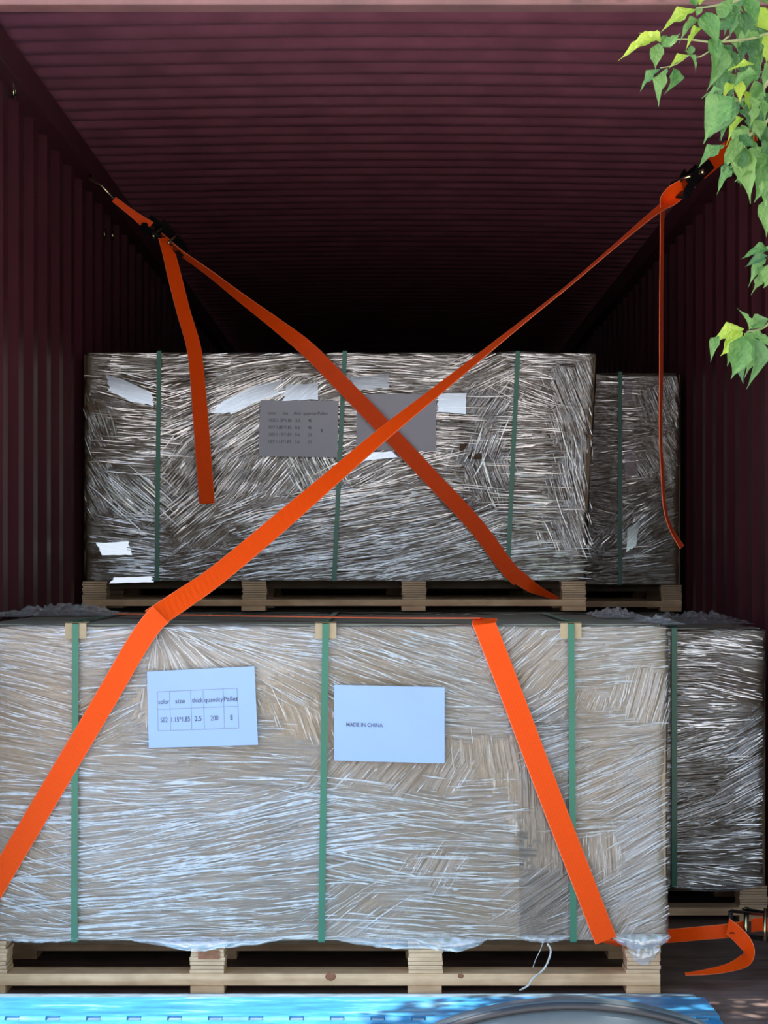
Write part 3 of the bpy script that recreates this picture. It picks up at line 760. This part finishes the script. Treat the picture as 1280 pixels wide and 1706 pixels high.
def ratchet(root, c, ax, up, s=1.0):
    """ratchet buckle: base frame of two side plates, spool, folding handle, cross bolts"""
    ax = ax.normalized(); up = (up - ax * up.dot(ax)).normalized(); si = ax.cross(up)
    Mx = Matrix((( ax.x, si.x, up.x, c.x), (ax.y, si.y, up.y, c.y), (ax.z, si.z, up.z, c.z), (0, 0, 0, 1)))
    def put(name, bm, mat, parent, smooth=False):
        bmesh.ops.transform(bm, matrix=Mx, verts=bm.verts); o = bmobj(name, bm, mat, parent, smooth); world_child(o, root); return o
    bm = bmesh.new()
    for y in (-.033, .030): box(bm, -.075 * s, .06 * s, y, y + .003, -.012, .024, .002)
    box(bm, .045 * s, .058 * s, -.033, .033, -.010, .004, .002)
    fr = put('ratchet_buckle', bm, M['blacksteel'], root)
    bm = bmesh.new(); hm = Matrix.Rotation(math.radians(-14), 4, 'Y')
    for y in (-.039, .036): box(bm, -.11 * s, .02 * s, y, y + .003, .006, .034, .003)
    box(bm, -.125 * s, -.095 * s, -.041, .041, .010, .030, .006)
    bmesh.ops.transform(bm, matrix=hm, verts=bm.verts); put('handle', bm, M['blacksteel'], fr)
    vs, fs = tube([(0.0, -.046, .008), (0, .046, .008)], .009 * s, 10); bm = bmesh.new()
    vv = [bm.verts.new(v) for v in vs]; [bm.faces.new([vv[i] for i in f]) for f in fs]; put('spool', bm, M['zinc'], fr, True)
    vs, fs = tube([(-.06 * s, -.045, .028), (-.06 * s, .045, .028)], .0055, 8); bm = bmesh.new()
    vv = [bm.verts.new(v) for v in vs]; [bm.faces.new([vv[i] for i in f]) for f in fs]; put('cross_bar', bm, M['zinc'], fr, True)
    for y in (-.043, .040):
        bm = bmesh.new(); bmesh.ops.create_cone(bm, cap_ends=True, segments=16, radius1=.016 * s, radius2=.016 * s, depth=.003)
        bmesh.ops.transform(bm, matrix=Matrix.Translation((0, y, .008)) @ Matrix.Rotation(math.pi / 2, 4, 'X'), verts=bm.verts); put('ratchet_wheel', bm, M['zinc'], fr)
    return fr
def hook(root, a_, b_):
    vs, fs = tube([a_, a_.lerp(b_, .5) + Vector((0, 0, .012)), b_, b_ + Vector((0, .02, .02))], .005, 8)
    o = frommesh('hook', vs, fs, M['zinc'], root, True); world_child(o, root)

# strap A: from the right-hand roof rail across to the front edge of the nearest load and down its face
A = empty('ratchet_strap', P(250, 1040, 0), 'orange ratchet strap from upper right, running down the nearest load to the left edge', 'strap', 'orange ratchet straps')
yA, yB = 1.48, -.012
def DA(px, py):
    t = (px - 250) / (1262 - 250.); return 1 / ((1 - t) / (yB + CD) + t / (yA + CD))
pixA = [(252, 1033), (300, 1001), (350, 967), (400, 927), (470, 868), (540, 808), (640, 722), (730, 650), (820, 578), (890, 522), (950, 474), (1020, 414), (1090, 355), (1120, 334), (1150, 305)]
webbing('webbing', A, path_stations(pixA, DA, [37, 35, 33, 32, 31, 27, 23, 17, 11, 7, 5.5, 6.5, 11, 18, 22], -1), n=6)
q = [(268, 1024), (252, 1040), (225, 1080), (170, 1175), (90, 1310), (0, 1462), (-42, 1536)]
st = [(P(px, py, -.016 if i else -.012), imgw((-(q[min(i + 1, 6)][1] - q[max(i - 1, 0)][1]), q[min(i + 1, 6)][0] - q[max(i - 1, 0)][0]), HWD, 0)) for i, (px, py) in enumerate(q)]
for i in range(len(st)): st[i] = (st[i][0], -st[i][1] if False else st[i][1])
webbing('webbing', A, st)
ax_ = P(1195, 262, DA(1195, 0) - CD) - P(1150, 305, DA(1150, 0) - CD)
ratchet(A, P(1160, 295, DA(1160, 0) - CD), ax_, Vector((-.6, -.3, .8)))
webbing('webbing', A, path_stations([(1168, 288), (1195, 263), (1225, 242), (1258, 222)], DA, [22, 26, 26, 24]))
pA = P(1262, 220, yA); hook(A, pA, pA + Vector((.03, .0, .04)))
tl = [((1137, 310), 18, 1), ((1120, 322), 22, 1), ((1108, 335), 18, 0), ((1104, 352), 10, 0), ((1103, 420), 9, 0), ((1102, 520), 9, 0), ((1102, 620), 9, 0), ((1101, 720), 8, 0), ((1104, 790), 8, 0), ((1108, 845), 8, 0), ((1118, 880), 9, 0), ((1137, 912), 11, 0)]
st = []
for i, ((px, py), wpx, _) in enumerate(tl):
    yv = DA(1130, 0) - CD - .02; fr_ = min(1, wpx / 2 / (FPX / (yv + CD)) / HWD)
    a_ = tl[max(i - 1, 0)][0]; b_ = tl[min(i + 1, len(tl) - 1)][0]
    st.append((P(px, py, yv), imgw((b_[1] - a_[1], -(b_[0] - a_[0])), HWD, math.sqrt(1 - fr_ * fr_))))
o = webbing('loose_tail', A, st)

# strap B: from the left roof rail across the upper load, tucked under it at lower right
Bs = empty('ratchet_strap', P(865, 966, 2.27), 'orange-red ratchet strap from upper left, tucked under the upper load', 'strap', 'orange ratchet straps')
def DB(px, py):
    t = (px - 145) / (865. - 145); return 1 / ((1 - t) / 7.86 + t / 7.965)
pixB = [(268, 393), (300, 420), (350, 456), (400, 495), (460, 540), (515, 584), (580, 650), (640, 712), (715, 792), (790, 872), (845, 945), (866, 966)]
webbing('webbing', Bs, path_stations(pixB, DB, [9, 7, 9, 13, 19, 25, 26, 26, 26, 26, 26, 25]), n=6)
webbing('webbing', Bs, [(P(862, 960, 2.262), imgw((.6, -.5), HWD)), (P(885, 977, 2.27), imgw((.35, -.8), .021)), (P(905, 987, 2.32), imgw((.4, -.8), .013)), (P(934, 1000, 2.42), imgw((.4, -.8), .006))])
pB = P(262, 388, DB(262, 0) - CD); pH = P(190, 332, DB(190, 0) - CD)
ratchet(Bs, pB, pH - pB, Vector((0, -.6, .8)))
webbing('webbing', Bs, [(P(250, 378, DB(250, 0) - CD), imgw((.6, -.8), .02)), (P(220, 355, DB(220, 0) - CD), imgw((.6, -.8), .012)), (pH, imgw((.6, -.8), .01))])
pR = P(150, 299, 2.16); hook(Bs, pH, pR)
tl = [((272, 396), 14), ((282, 425), 19), ((292, 465), 21), ((306, 520), 21), ((322, 575), 22), ((328, 620), 22), ((333, 680), 23), ((338, 745), 24), ((345, 839), 24)]
st = []
for i, ((px, py), wpx) in enumerate(tl):
    yv = 2.13 - .0; fr_ = min(1, wpx / 2 / (FPX / (yv + CD)) / HWD)
    a_ = tl[max(i - 1, 0)][0]; b_ = tl[min(i + 1, len(tl) - 1)][0]
    st.append((P(px, py, yv), imgw((b_[1] - a_[1], -(b_[0] - a_[0])), HWD, math.sqrt(1 - fr_ * fr_))))
webbing('loose_tail', Bs, st)

# strap C: along the top of the nearest load, down its face and out to the buckle at lower right
Cs = empty('ratchet_strap', P(1008, 1567, -.02), 'bright orange ratchet strap down the nearest load, its buckle near the floor at right', 'strap', 'orange ratchet straps')
zt = .995
webbing('webbing', Cs, [(Vector((-.80, .62, zt)), Vector((.004, .0285, 0))), (Vector((-.4, .34, zt)), Vector((.006, .028, 0))), (Vector((.0, .12, zt)), Vector((.005, .028, 0))), (Vector((.245, .035, zt + .002)), Vector((.006, .028, 0)))])
q = [(806, 1040), (812, 1052), (850, 1150), (900, 1283), (950, 1413), (1010, 1567)]
st = [(P(px, py, -.005 if i == 0 else -.018), imgw((-(567 - 40), 204), HWD)) for i, (px, py) in enumerate(q)]
st = [(Vector((.255, .04, zt)), Vector((-.03, 0, 0)))] + [(c, w_ if i else Vector((-.03, 0, .002))) for i, (c, w_) in enumerate(st)]
webbing('webbing', Cs, st)
webbing('webbing', Cs, [(P(1010, 1566, -.018), Vector((-.028, 0, 0))), (P(1030, 1572, .03), Vector((-.02, .018, -.004))), (P(1070, 1566, .12), Vector((0, .003, -.024)))])
yq = .25
webbing('webbing', Cs, [(P(1060, 1562, .12), Vector((0, 0, .018))), (P(1120, 1559, .2), Vector((0, .0, .018))), (P(1165, 1555, yq), Vector((0, 0, .018))), (P(1210, 1551, yq), Vector((0, 0, .0185))), (P(1240, 1545, yq + .01), Vector((0, 0, .018)))])
webbing('webbing', Cs, [(P(1252, 1542, yq + .02), Vector((.0, 0, .018))), (P(1275, 1540, yq + .02), Vector((0, 0, .018))), (P(1320, 1545, yq + .03), Vector((0, 0, .018)))])
pc = P(1242, 1540, yq - .012)
ratchet(Cs, pc, Vector((-.9, -.1, .12)), Vector((0, -1, .35)), .8)
tl = [((1213, 1543), (-.2, 1), .021, 0, -.035), ((1228, 1556), (-.3, 1), .021, .2, -.05), ((1243, 1572), (-.6, 1), .019, .3, -.06), ((1249, 1586), (-1, .2), .012, .7, -.08), ((1242, 1600), (-.6, -.8), .014, .6, -.12), ((1215, 1612), (-.2, -1), .0085, .6, -.16), ((1180, 1619), (-.1, -1), .005, .5, -.19), ((1142, 1623), (0, -1), .0015, .3, -.21)]
st = []
for (px, py), wd_, hw, dp, dy in tl:
    v_ = Vector((wd_[0], 0, -wd_[1])).normalized() * hw
    st.append((P(px, py, yq + dy), Vector((v_.x, dp * .02, v_.z))))
webbing('loose_tail', Cs, st)
vs, fs = [], []
pw = P(1320, 1545, yq + .03); hook(Cs, pw, Vector((XR - .03, yq + .06, .13)))

# lashing rings on the left rail and wall, and a white cord on the right wall
for i, (px, py, yy, lab) in enumerate(((28, 153, .9, 'small steel lashing ring on the left wall near the roof, at the front'), (165, 390, 3.0, 'small steel lashing ring left of the other ring under the strap hook'), (187, 392, 3.25, 'small steel lashing ring nearest below the strap hook'))):
    D = yy + CD; z = CZ - (py - HY) * D / FPX; x = XL + .008
    c = Vector((x, yy, z)); ring = [c + Vector((.006, .018 * math.cos(a), .018 * math.sin(a))) for a in [2 * math.pi * j / 14 for j in range(15)]]
    vs, fs = tube(ring, .004, 6); o = frommesh('lashing_ring', vs, fs, M['zinc'], None, True); tag(o, lab, 'ring', 'lashing rings on the left wall')
pts = [P(1147, 800, 3.75), P(1149, 745, 3.72), P(1152, 700, 3.72), P(1154, 730, 3.73), P(1157, 790, 3.75)]
for v in pts: v.x = min(v.x, XR - .004)
vs, fs = tube(catmull(pts, 6), .0022, 6)
tag(frommesh('cord', vs, fs, M['cord'], None, True), 'thin white cord looped on the right wall beside the rearmost upper load', 'cord')

# ------------------------------------------------------------------ blue dock plate
DP = empty('dock_plate', (-.1, -.2, .0), 'worn blue steel dock plate lying on the container floor in front of the pallet', 'dock plate')
def prism_x(profile, x0, x1):
    n = len(profile); vs = [(x0, y, z) for y, z in profile] + [(x1, y, z) for y, z in profile]
    fs = [tuple(range(n))[::-1], tuple(range(n, 2 * n))] + [(i, (i + 1) % n, n + (i + 1) % n, n + i) for i in range(n)]
    return vs, fs
XA, XB = -1.12, .815
vs, fs = prism_x([(-.036, .0015), (-.036, .012), (-.12, .019), (-.12, .0015)], XA, XB - .02)
o = frommesh('bevelled_toe', vs, fs, M['bluegrey'], DP); world_child(o, DP)
vs, fs = prism_x([(-.12, .0015), (-.12, .019), (-.375, .024), (-.375, .0015)], XA, XB)
o = frommesh('lip_plate', vs, fs, M['blue'], DP); world_child(o, DP)
for i in range(19):
    xk = XA + .04 + i * .1
    if xk > XB - .04: break
    vs, fs = tube([(xk - .032, -.392, .014), (xk + .032, -.392, .014)], .0135, 10)
    o = frommesh('hinge_knuckle', vs, fs, M['blue'], DP, False); world_child(o, DP)
    o = boxobj('weld', xk + .034, xk + .066, -.397, -.378, .004, .020, M['bluegrey'], DP, .003); world_child(o, DP)
vs, fs = prism_x([(-.407, .004), (-.407, .020), (-2.3, -.30), (-2.3, -.36)], XA, XB)
o = frommesh('ramp_deck', vs, fs, M['blue'], DP); world_child(o, DP)
vs, fs = prism_x([(-1.9, -1.2), (-1.9, -.29), (-2.2, -.34), (-2.2, -1.2)], XA + .1, XB - .1)
o = frommesh('ramp_leg', vs, fs, M['bluedark'], DP); world_child(o, DP)
bm = bmesh.new(); box(bm, XB - .01, .99, -.53, -.48, -.06, -.03, .003); o = bmobj('side_arm', bm, M['bluedark'], DP); world_child(o, DP)
vs = [(.895, -.47, -.03), (1.06, -.47, -.03), (1.06, -.47, .075), (.935, -.47, .075)]; vs += [(x, y - .04, z) for x, y, z in vs]
o = frommesh('side_bracket', vs, [(0, 3, 2, 1), (4, 5, 6, 7), (0, 1, 5, 4), (1, 2, 6, 5), (2, 3, 7, 6), (3, 0, 4, 7)], M['bluedark'], DP); world_child(o, DP)
vs, fs = tube([(.865, -.475, -.03), (.865, -.475, .012), (.867, -.475, .018)], [.014, .014, .007], 12); o = frommesh('hinge_pin', vs, fs, M['bluedark'], DP, True); world_child(o, DP)

# ------------------------------------------------------------------ seat back of a machine standing outside, its rounded top in view
ST = empty('machine_seat', (.25, -2.7, -1.2), 'rounded dark grey vinyl seat back seen over the bottom edge of the picture', 'seat')
cx, yy, R, ztop = (955 - 650) * 3.0 / FPX, -2.7, .52, CZ - (1672 - 940) * 3.0 / FPX
def seat_outline(shrink=0.0, n=30):
    out = []; hw = .235 - shrink
    for i in range(n + 1):
        x = -hw + 2 * hw * i / n; z = ztop - shrink - (R - math.sqrt(max(0, R * R - x * x)))
        e_ = max(0, (abs(x) - hw + .05) / .05); z -= .05 * (1 - math.sqrt(max(0, 1 - e_ * e_)))
        out.append((cx + x, z))
    return out
vs, fs = [], []; layers = [(.0, .05), (.0, .02), (.012, .002), (.03, -.006), (.06, .004), (.10, .004), (.16, -.004)]
for sh, dy in layers:
    ol = seat_outline(sh); ol = ol + [(ol[-1][0], -.05), (ol[0][0], -.05)]
    vs += [(x, yy + dy, z) for x, z in ol]
n = 33
for i in range(len(layers) - 1):
    for j in range(n): fs.append((i * n + j, i * n + (j + 1) % n, (i + 1) * n + (j + 1) % n, (i + 1) * n + j))
fs.append(tuple(range((len(layers) - 1) * n, len(layers) * n))); fs.append(tuple(range(n))[::-1])
o = frommesh('backrest', vs, fs, M['vinyl'], ST, True); world_child(o, ST)
vs, fs = tube([(x, yy + .004, z) for x, z in seat_outline(.004)], .0055, 8); o = frommesh('piping', vs, fs, M['piping'], ST, True); world_child(o, ST)
vs, fs = tube([(x, yy - .006, z) for x, z in seat_outline(.045)], .003, 8); o = frommesh('seam', vs, fs, M['piping'], ST, True); world_child(o, ST)
o = boxobj('seat_cushion', cx - .25, cx + .25, yy - .45, yy + .03, -.17, -.04, M['vinyl'], ST, .03); world_child(o, ST)
o = boxobj('seat_base', cx - .3, cx + .3, yy - .6, yy + .1, -1.2, -.17, M['bluedark'], ST, .03); world_child(o, ST)

# ------------------------------------------------------------------ tree at right: trunk and boughs outside the frame, twigs and leaves hanging in
TR = empty('tree', (2.3, -1.55, -1.2), 'green leafy tree whose twigs hang in at the upper right corner', 'tree')
def leafmesh(name, mat, fold, curl, wid, wav, seed):
    r = random.Random(seed); n = 8; vs, fs = [], []
    prof = [0.03, .55, .92, 1.0, .86, .64, .34, .10, .015]
    z = 0
    for i in range(n + 1):
        t = i / n; zc = -curl * t * t; w_ = wid * prof[i] * .5
        for s_ in (-1, -.5, 0, .5, 1):
            wv = wav * math.sin(t * 15 + s_ * 2 + seed) * abs(s_) ** 2
            vs.append((s_ * w_ * (1 + .06 * math.sin(t * 21 + seed * 2 + (s_ > 0) * 2) * (abs(s_) > .9)) + .05 * math.sin(t * 3 + seed), t * (1 - .12 * curl), zc + fold * abs(s_) * w_ + wv * w_))
    for i in range(n):
        for j in range(4):
            a_ = i * 5 + j; fs.append((a_, a_ + 1, a_ + 6, a_ + 5))
    me = bpy.data.meshes.new(name); me.from_pydata(vs, [], fs); me.polygons.foreach_set('use_smooth', [True] * len(fs)); me.materials.append(mat); return me
LM = {}
for kx, mt in (('y', 'leafy'), ('m', 'leafm'), ('d', 'leafd')):
    LM[kx] = [leafmesh('leaf', M[mt], .5 + .2 * i, .15 + .14 * i, .40 + .03 * (i % 3), .40, i) for i in range(4)]
def leaf(base, tip, kx, tilt=None, wscale=1.0, var=None):
    d = tip - base; L = d.length; d.normalize()
    view = Vector((0, -1, 0)); up = Vector((0, -.55, .85)) if tilt is None else tilt
    nrm = (up - d * up.dot(d))
    if nrm.length < .1: nrm = view - d * view.dot(d)
    nrm.normalize(); xx = d.cross(nrm)
    o = bpy.data.objects.new('leaf', LM[kx][rnd.randrange(4) if var is None else var]); S.collection.objects.link(o); o.parent = TR
    sx = L * wscale
    mt = Matrix(((xx.x * sx, d.x * L, nrm.x * L, 0), (xx.y * sx, d.y * L, nrm.y * L, 0), (xx.z * sx, d.z * L, nrm.z * L, 0), (0, 0, 0, 1)))
    mt.translation = base - TR.location
    o.matrix_local = mt; return o
# (base px, tip px, kind, width)   the ones whose outlines show
LV = [((1093,70),(1029,78),'y',.75),((1100,72),(1065,45),'y',.9),((1104,78),(1135,52),'m',1),((1112,60),(1100,80),'m',1.2),
 ((1098,72),(1094,116),'m',1.25),((1160,16),(1098,48),'y',.9),((1165,34),(1122,52),'m',1.1),((1172,48),(1134,70),'y',.7),((1100,115),(1062,150),'m',1),
 ((1112,113),(1093,175),'m',.8),((1122,113),(1123,157),'m',1.5),((1148,92),(1113,110),'y',1.1),((1148,90),(1171,113),'m',1.2),((1150,92),(1150,72),'m',1.3),
 ((1160,10),(1150,-20),'m',1),((1165,8),(1185,-15),'y',1.2),((1170,10),(1160,30),'m',1.2),((1180,20),(1190,75),'m',1.2),((1192,60),(1195,110),'m',1),((1200,70),(1190,150),'m',1),
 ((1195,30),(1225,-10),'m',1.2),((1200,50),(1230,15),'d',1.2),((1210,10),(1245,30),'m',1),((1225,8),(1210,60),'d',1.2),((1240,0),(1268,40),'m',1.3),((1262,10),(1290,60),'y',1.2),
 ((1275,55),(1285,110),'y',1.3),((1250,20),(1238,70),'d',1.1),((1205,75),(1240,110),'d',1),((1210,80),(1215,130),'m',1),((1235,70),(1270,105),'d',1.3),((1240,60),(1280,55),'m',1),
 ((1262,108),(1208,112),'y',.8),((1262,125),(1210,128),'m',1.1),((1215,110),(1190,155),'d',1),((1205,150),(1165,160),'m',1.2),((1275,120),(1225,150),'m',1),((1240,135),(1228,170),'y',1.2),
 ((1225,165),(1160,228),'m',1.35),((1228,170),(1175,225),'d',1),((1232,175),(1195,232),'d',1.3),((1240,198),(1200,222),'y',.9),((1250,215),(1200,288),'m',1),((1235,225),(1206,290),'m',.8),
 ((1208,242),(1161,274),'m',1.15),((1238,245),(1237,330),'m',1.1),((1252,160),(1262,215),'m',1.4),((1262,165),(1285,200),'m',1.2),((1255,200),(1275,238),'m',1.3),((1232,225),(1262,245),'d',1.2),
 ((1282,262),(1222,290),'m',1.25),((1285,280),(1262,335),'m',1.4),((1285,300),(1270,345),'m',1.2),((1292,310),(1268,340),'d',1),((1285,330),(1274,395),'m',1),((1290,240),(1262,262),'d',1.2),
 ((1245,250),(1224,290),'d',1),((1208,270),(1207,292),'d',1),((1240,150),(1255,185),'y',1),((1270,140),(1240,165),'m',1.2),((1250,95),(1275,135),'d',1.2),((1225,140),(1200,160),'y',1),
 ((1282,420),(1234,420),'m',1.2),((1280,428),(1238,440),'d',.9),((1278,432),(1238,458),'m',1.1),((1268,438),(1263,496),'m',1),((1288,440),(1275,485),'m',1.6),((1295,418),(1262,408),'m',1.1),
 ((1248,550),(1246,509),'m',1.35),((1240,548),(1181,570),'y',1.2),((1240,556),(1192,590),'y',1.0),((1200,560),(1180,598),'m',.8),((1245,552),(1270,605),'m',1.3),((1250,555),(1295,575),'m',1.2),
 ((1252,548),(1292,520),'m',1.1),((1240,560),(1215,635),'m',1.3),((1246,562),(1232,640),'d',1.4),((1250,565),(1255,632),'m',1.3),((1255,565),(1270,640),'d',1.1),((1238,560),(1210,610),'m',1),((1246,556),(1243,575),'y',1.4)]
for b_, t_, kx, ws in LV:
    yb = -1.42 + rnd.uniform(-.10, .10)
    leaf(P(*b_, yb), P(*t_, yb + rnd.uniform(-.02, .02)), kx, Vector((rnd.uniform(-.7, .7), -.7 + rnd.uniform(-.3, .3), rnd.uniform(.4, 1.1))), ws * 1.12)
# filling leaves inside the dense clump (behind the listed ones) and further out above and to the right of the frame
cnt = 0
while cnt < 95:
    px = rnd.uniform(1185, 1330); py = rnd.uniform(-60, 290)
    if px < 1195 + max(0, py - 130) * .12 or (py > 130 and px < 1215): continue
    a_ = rnd.uniform(.3, 2.8); L = rnd.uniform(36, 58); b_ = (px, py); t_ = (px + L * math.cos(a_), py + L * math.sin(a_))
    if t_[0] < 1180: continue
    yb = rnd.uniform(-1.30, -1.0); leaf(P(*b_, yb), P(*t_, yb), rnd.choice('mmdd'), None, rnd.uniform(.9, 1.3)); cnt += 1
def twig(pts, r0, r1, mat='stem', name='twig', seg=6):
    pth = catmull(pts, 5); n = len(pth); vs, fs = tube(pth, [r0 + (r1 - r0) * i / (n - 1) for i in range(n)], seg)
    o = frommesh(name, vs, fs, M[mat], TR, True); world_child(o, TR)
yt = -1.38
twig([P(1300, 50, yt), P(1250, 64, yt), P(1190, 70, yt), P(1140, 65, yt), P(1100, 70, yt)], .004, .0012)
twig([P(1215, 60, yt), P(1190, 80, yt), P(1165, 95, yt), P(1148, 92, yt)], .002, .001)
twig([P(1148, 92, yt), P(1125, 108, yt), P(1100, 113, yt)], .0013, .001)
twig([P(1290, -30, yt), P(1230, 0, yt), P(1200, 8, yt), P(1160, 14, yt)], .004, .0015)
twig([P(1310, 90, yt + .06), P(1270, 150, yt + .06), P(1240, 165, yt + .06), P(1225, 168, yt + .05)], .004, .002)
twig([P(1340, 120, yt + .06), P(1290, 190, yt + .06), P(1250, 225, yt + .06), P(1238, 245, yt + .05)], .004, .002)
twig([P(1340, 120, yt + .06), P(1320, 230, yt + .04), P(1290, 300, yt), P(1282, 330, yt)], .004, .002)
twig([P(1350, 180, yt), P(1330, 330, yt), P(1300, 420, yt), P(1280, 430, yt)], .004, .002)
twig([P(1330, 330, yt), P(1320, 480, yt), P(1280, 540, yt), P(1245, 553, yt)], .004, .002)
J = Vector((2.05, -1.5, 3.1))
twig([Vector((2.3, -1.55, -1.2)), Vector((2.34, -1.5, .3)), Vector((2.25, -1.55, 1.8)), J], .075, .045, 'bark', 'trunk', 12)
for q in ((1300, 50), (1290, -30), (1310, 90), (1340, 120), (1350, 180)):
    e_ = P(*q, yt if q != (1310, 90) else yt + .06); twig([J, J.lerp(e_, .5) + Vector((0, 0, .18)), e_], .016, .004, 'bark', 'bough')
twig([J, Vector((1.2, -1.6, 3.5)), Vector((.5, -1.3, 3.55))], .03, .008, 'bark', 'bough'); twig([J, Vector((1.4, -.9, 3.6)), Vector((.9, -.7, 3.5))], .025, .008, 'bark', 'bough')
# crown above the frame: shades the right-hand part of the dock plate
proto = LM['m'][1]; V, F = [], []
pv = [v.co.copy() for v in proto.vertices]; pf = [tuple(p_.vertices) for p_ in proto.polygons]
rc = random.Random(5)
for i in range(7000):
    while True:
        x, y, z = rc.uniform(-.05, 2.8), rc.uniform(-1.95, -.47), rc.uniform(2.9, 4.0)
        if ((x - 1.45) / 1.45) ** 2 + ((y + 1.15) / .75) ** 2 + ((z - 3.45) / .6) ** 2 < 1 : break
    mt = Matrix.Translation((x, y, z)) @ Matrix.Rotation(rc.uniform(0, 6.28), 4, 'Z') @ Matrix.Rotation(rc.uniform(-1.1, .3), 4, 'X') @ Matrix.Scale(rc.uniform(.06, .09), 4)
    o_ = len(V); V += [mt @ v for v in pv]; F += [tuple(i_ + o_ for i_ in f) for f in pf]
for i in range(9000):      # unseen crown widened over the yard on the right to shade the ground
    while True:
        x, y, z = rc.uniform(-.1, 4.2), rc.uniform(-5.2, -.6), rc.uniform(3.0, 4.6)
        if ((x - 2.1) / 2.1) ** 2 + ((y + 2.9) / 2.3) ** 2 + ((z - 3.8) / .8) ** 2 < 1 : break
    mt = Matrix.Translation((x, y, z)) @ Matrix.Rotation(rc.uniform(0, 6.28), 4, 'Z') @ Matrix.Rotation(rc.uniform(-1.1, .3), 4, 'X') @ Matrix.Scale(rc.uniform(.10, .15), 4)
    o_ = len(V); V += [mt @ v for v in pv]; F += [tuple(i_ + o_ for i_ in f) for f in pf]
for i in range(9000):      # added foliage wall right of the container mouth, blocks light to the left wall
    x, y, z = rc.uniform(1.95, 2.9), rc.uniform(-4.6, -.8), rc.uniform(-1.0, 3.6)
    if (x - 2.35) ** 2 + (y + 1.55) ** 2 < .04: continue
    mt = Matrix.Translation((x, y, z)) @ Matrix.Rotation(rc.uniform(0, 6.28), 4, 'Z') @ Matrix.Rotation(rc.uniform(-1.4, .3), 4, 'X') @ Matrix.Scale(rc.uniform(.09, .14), 4)
    o_ = len(V); V += [mt @ v for v in pv]; F += [tuple(i_ + o_ for i_ in f) for f in pf]
o = frommesh('crown_and_shade_foliage', V, F, M['leafm'], TR, True); world_child(o, TR); tag(o, kind='stuff')
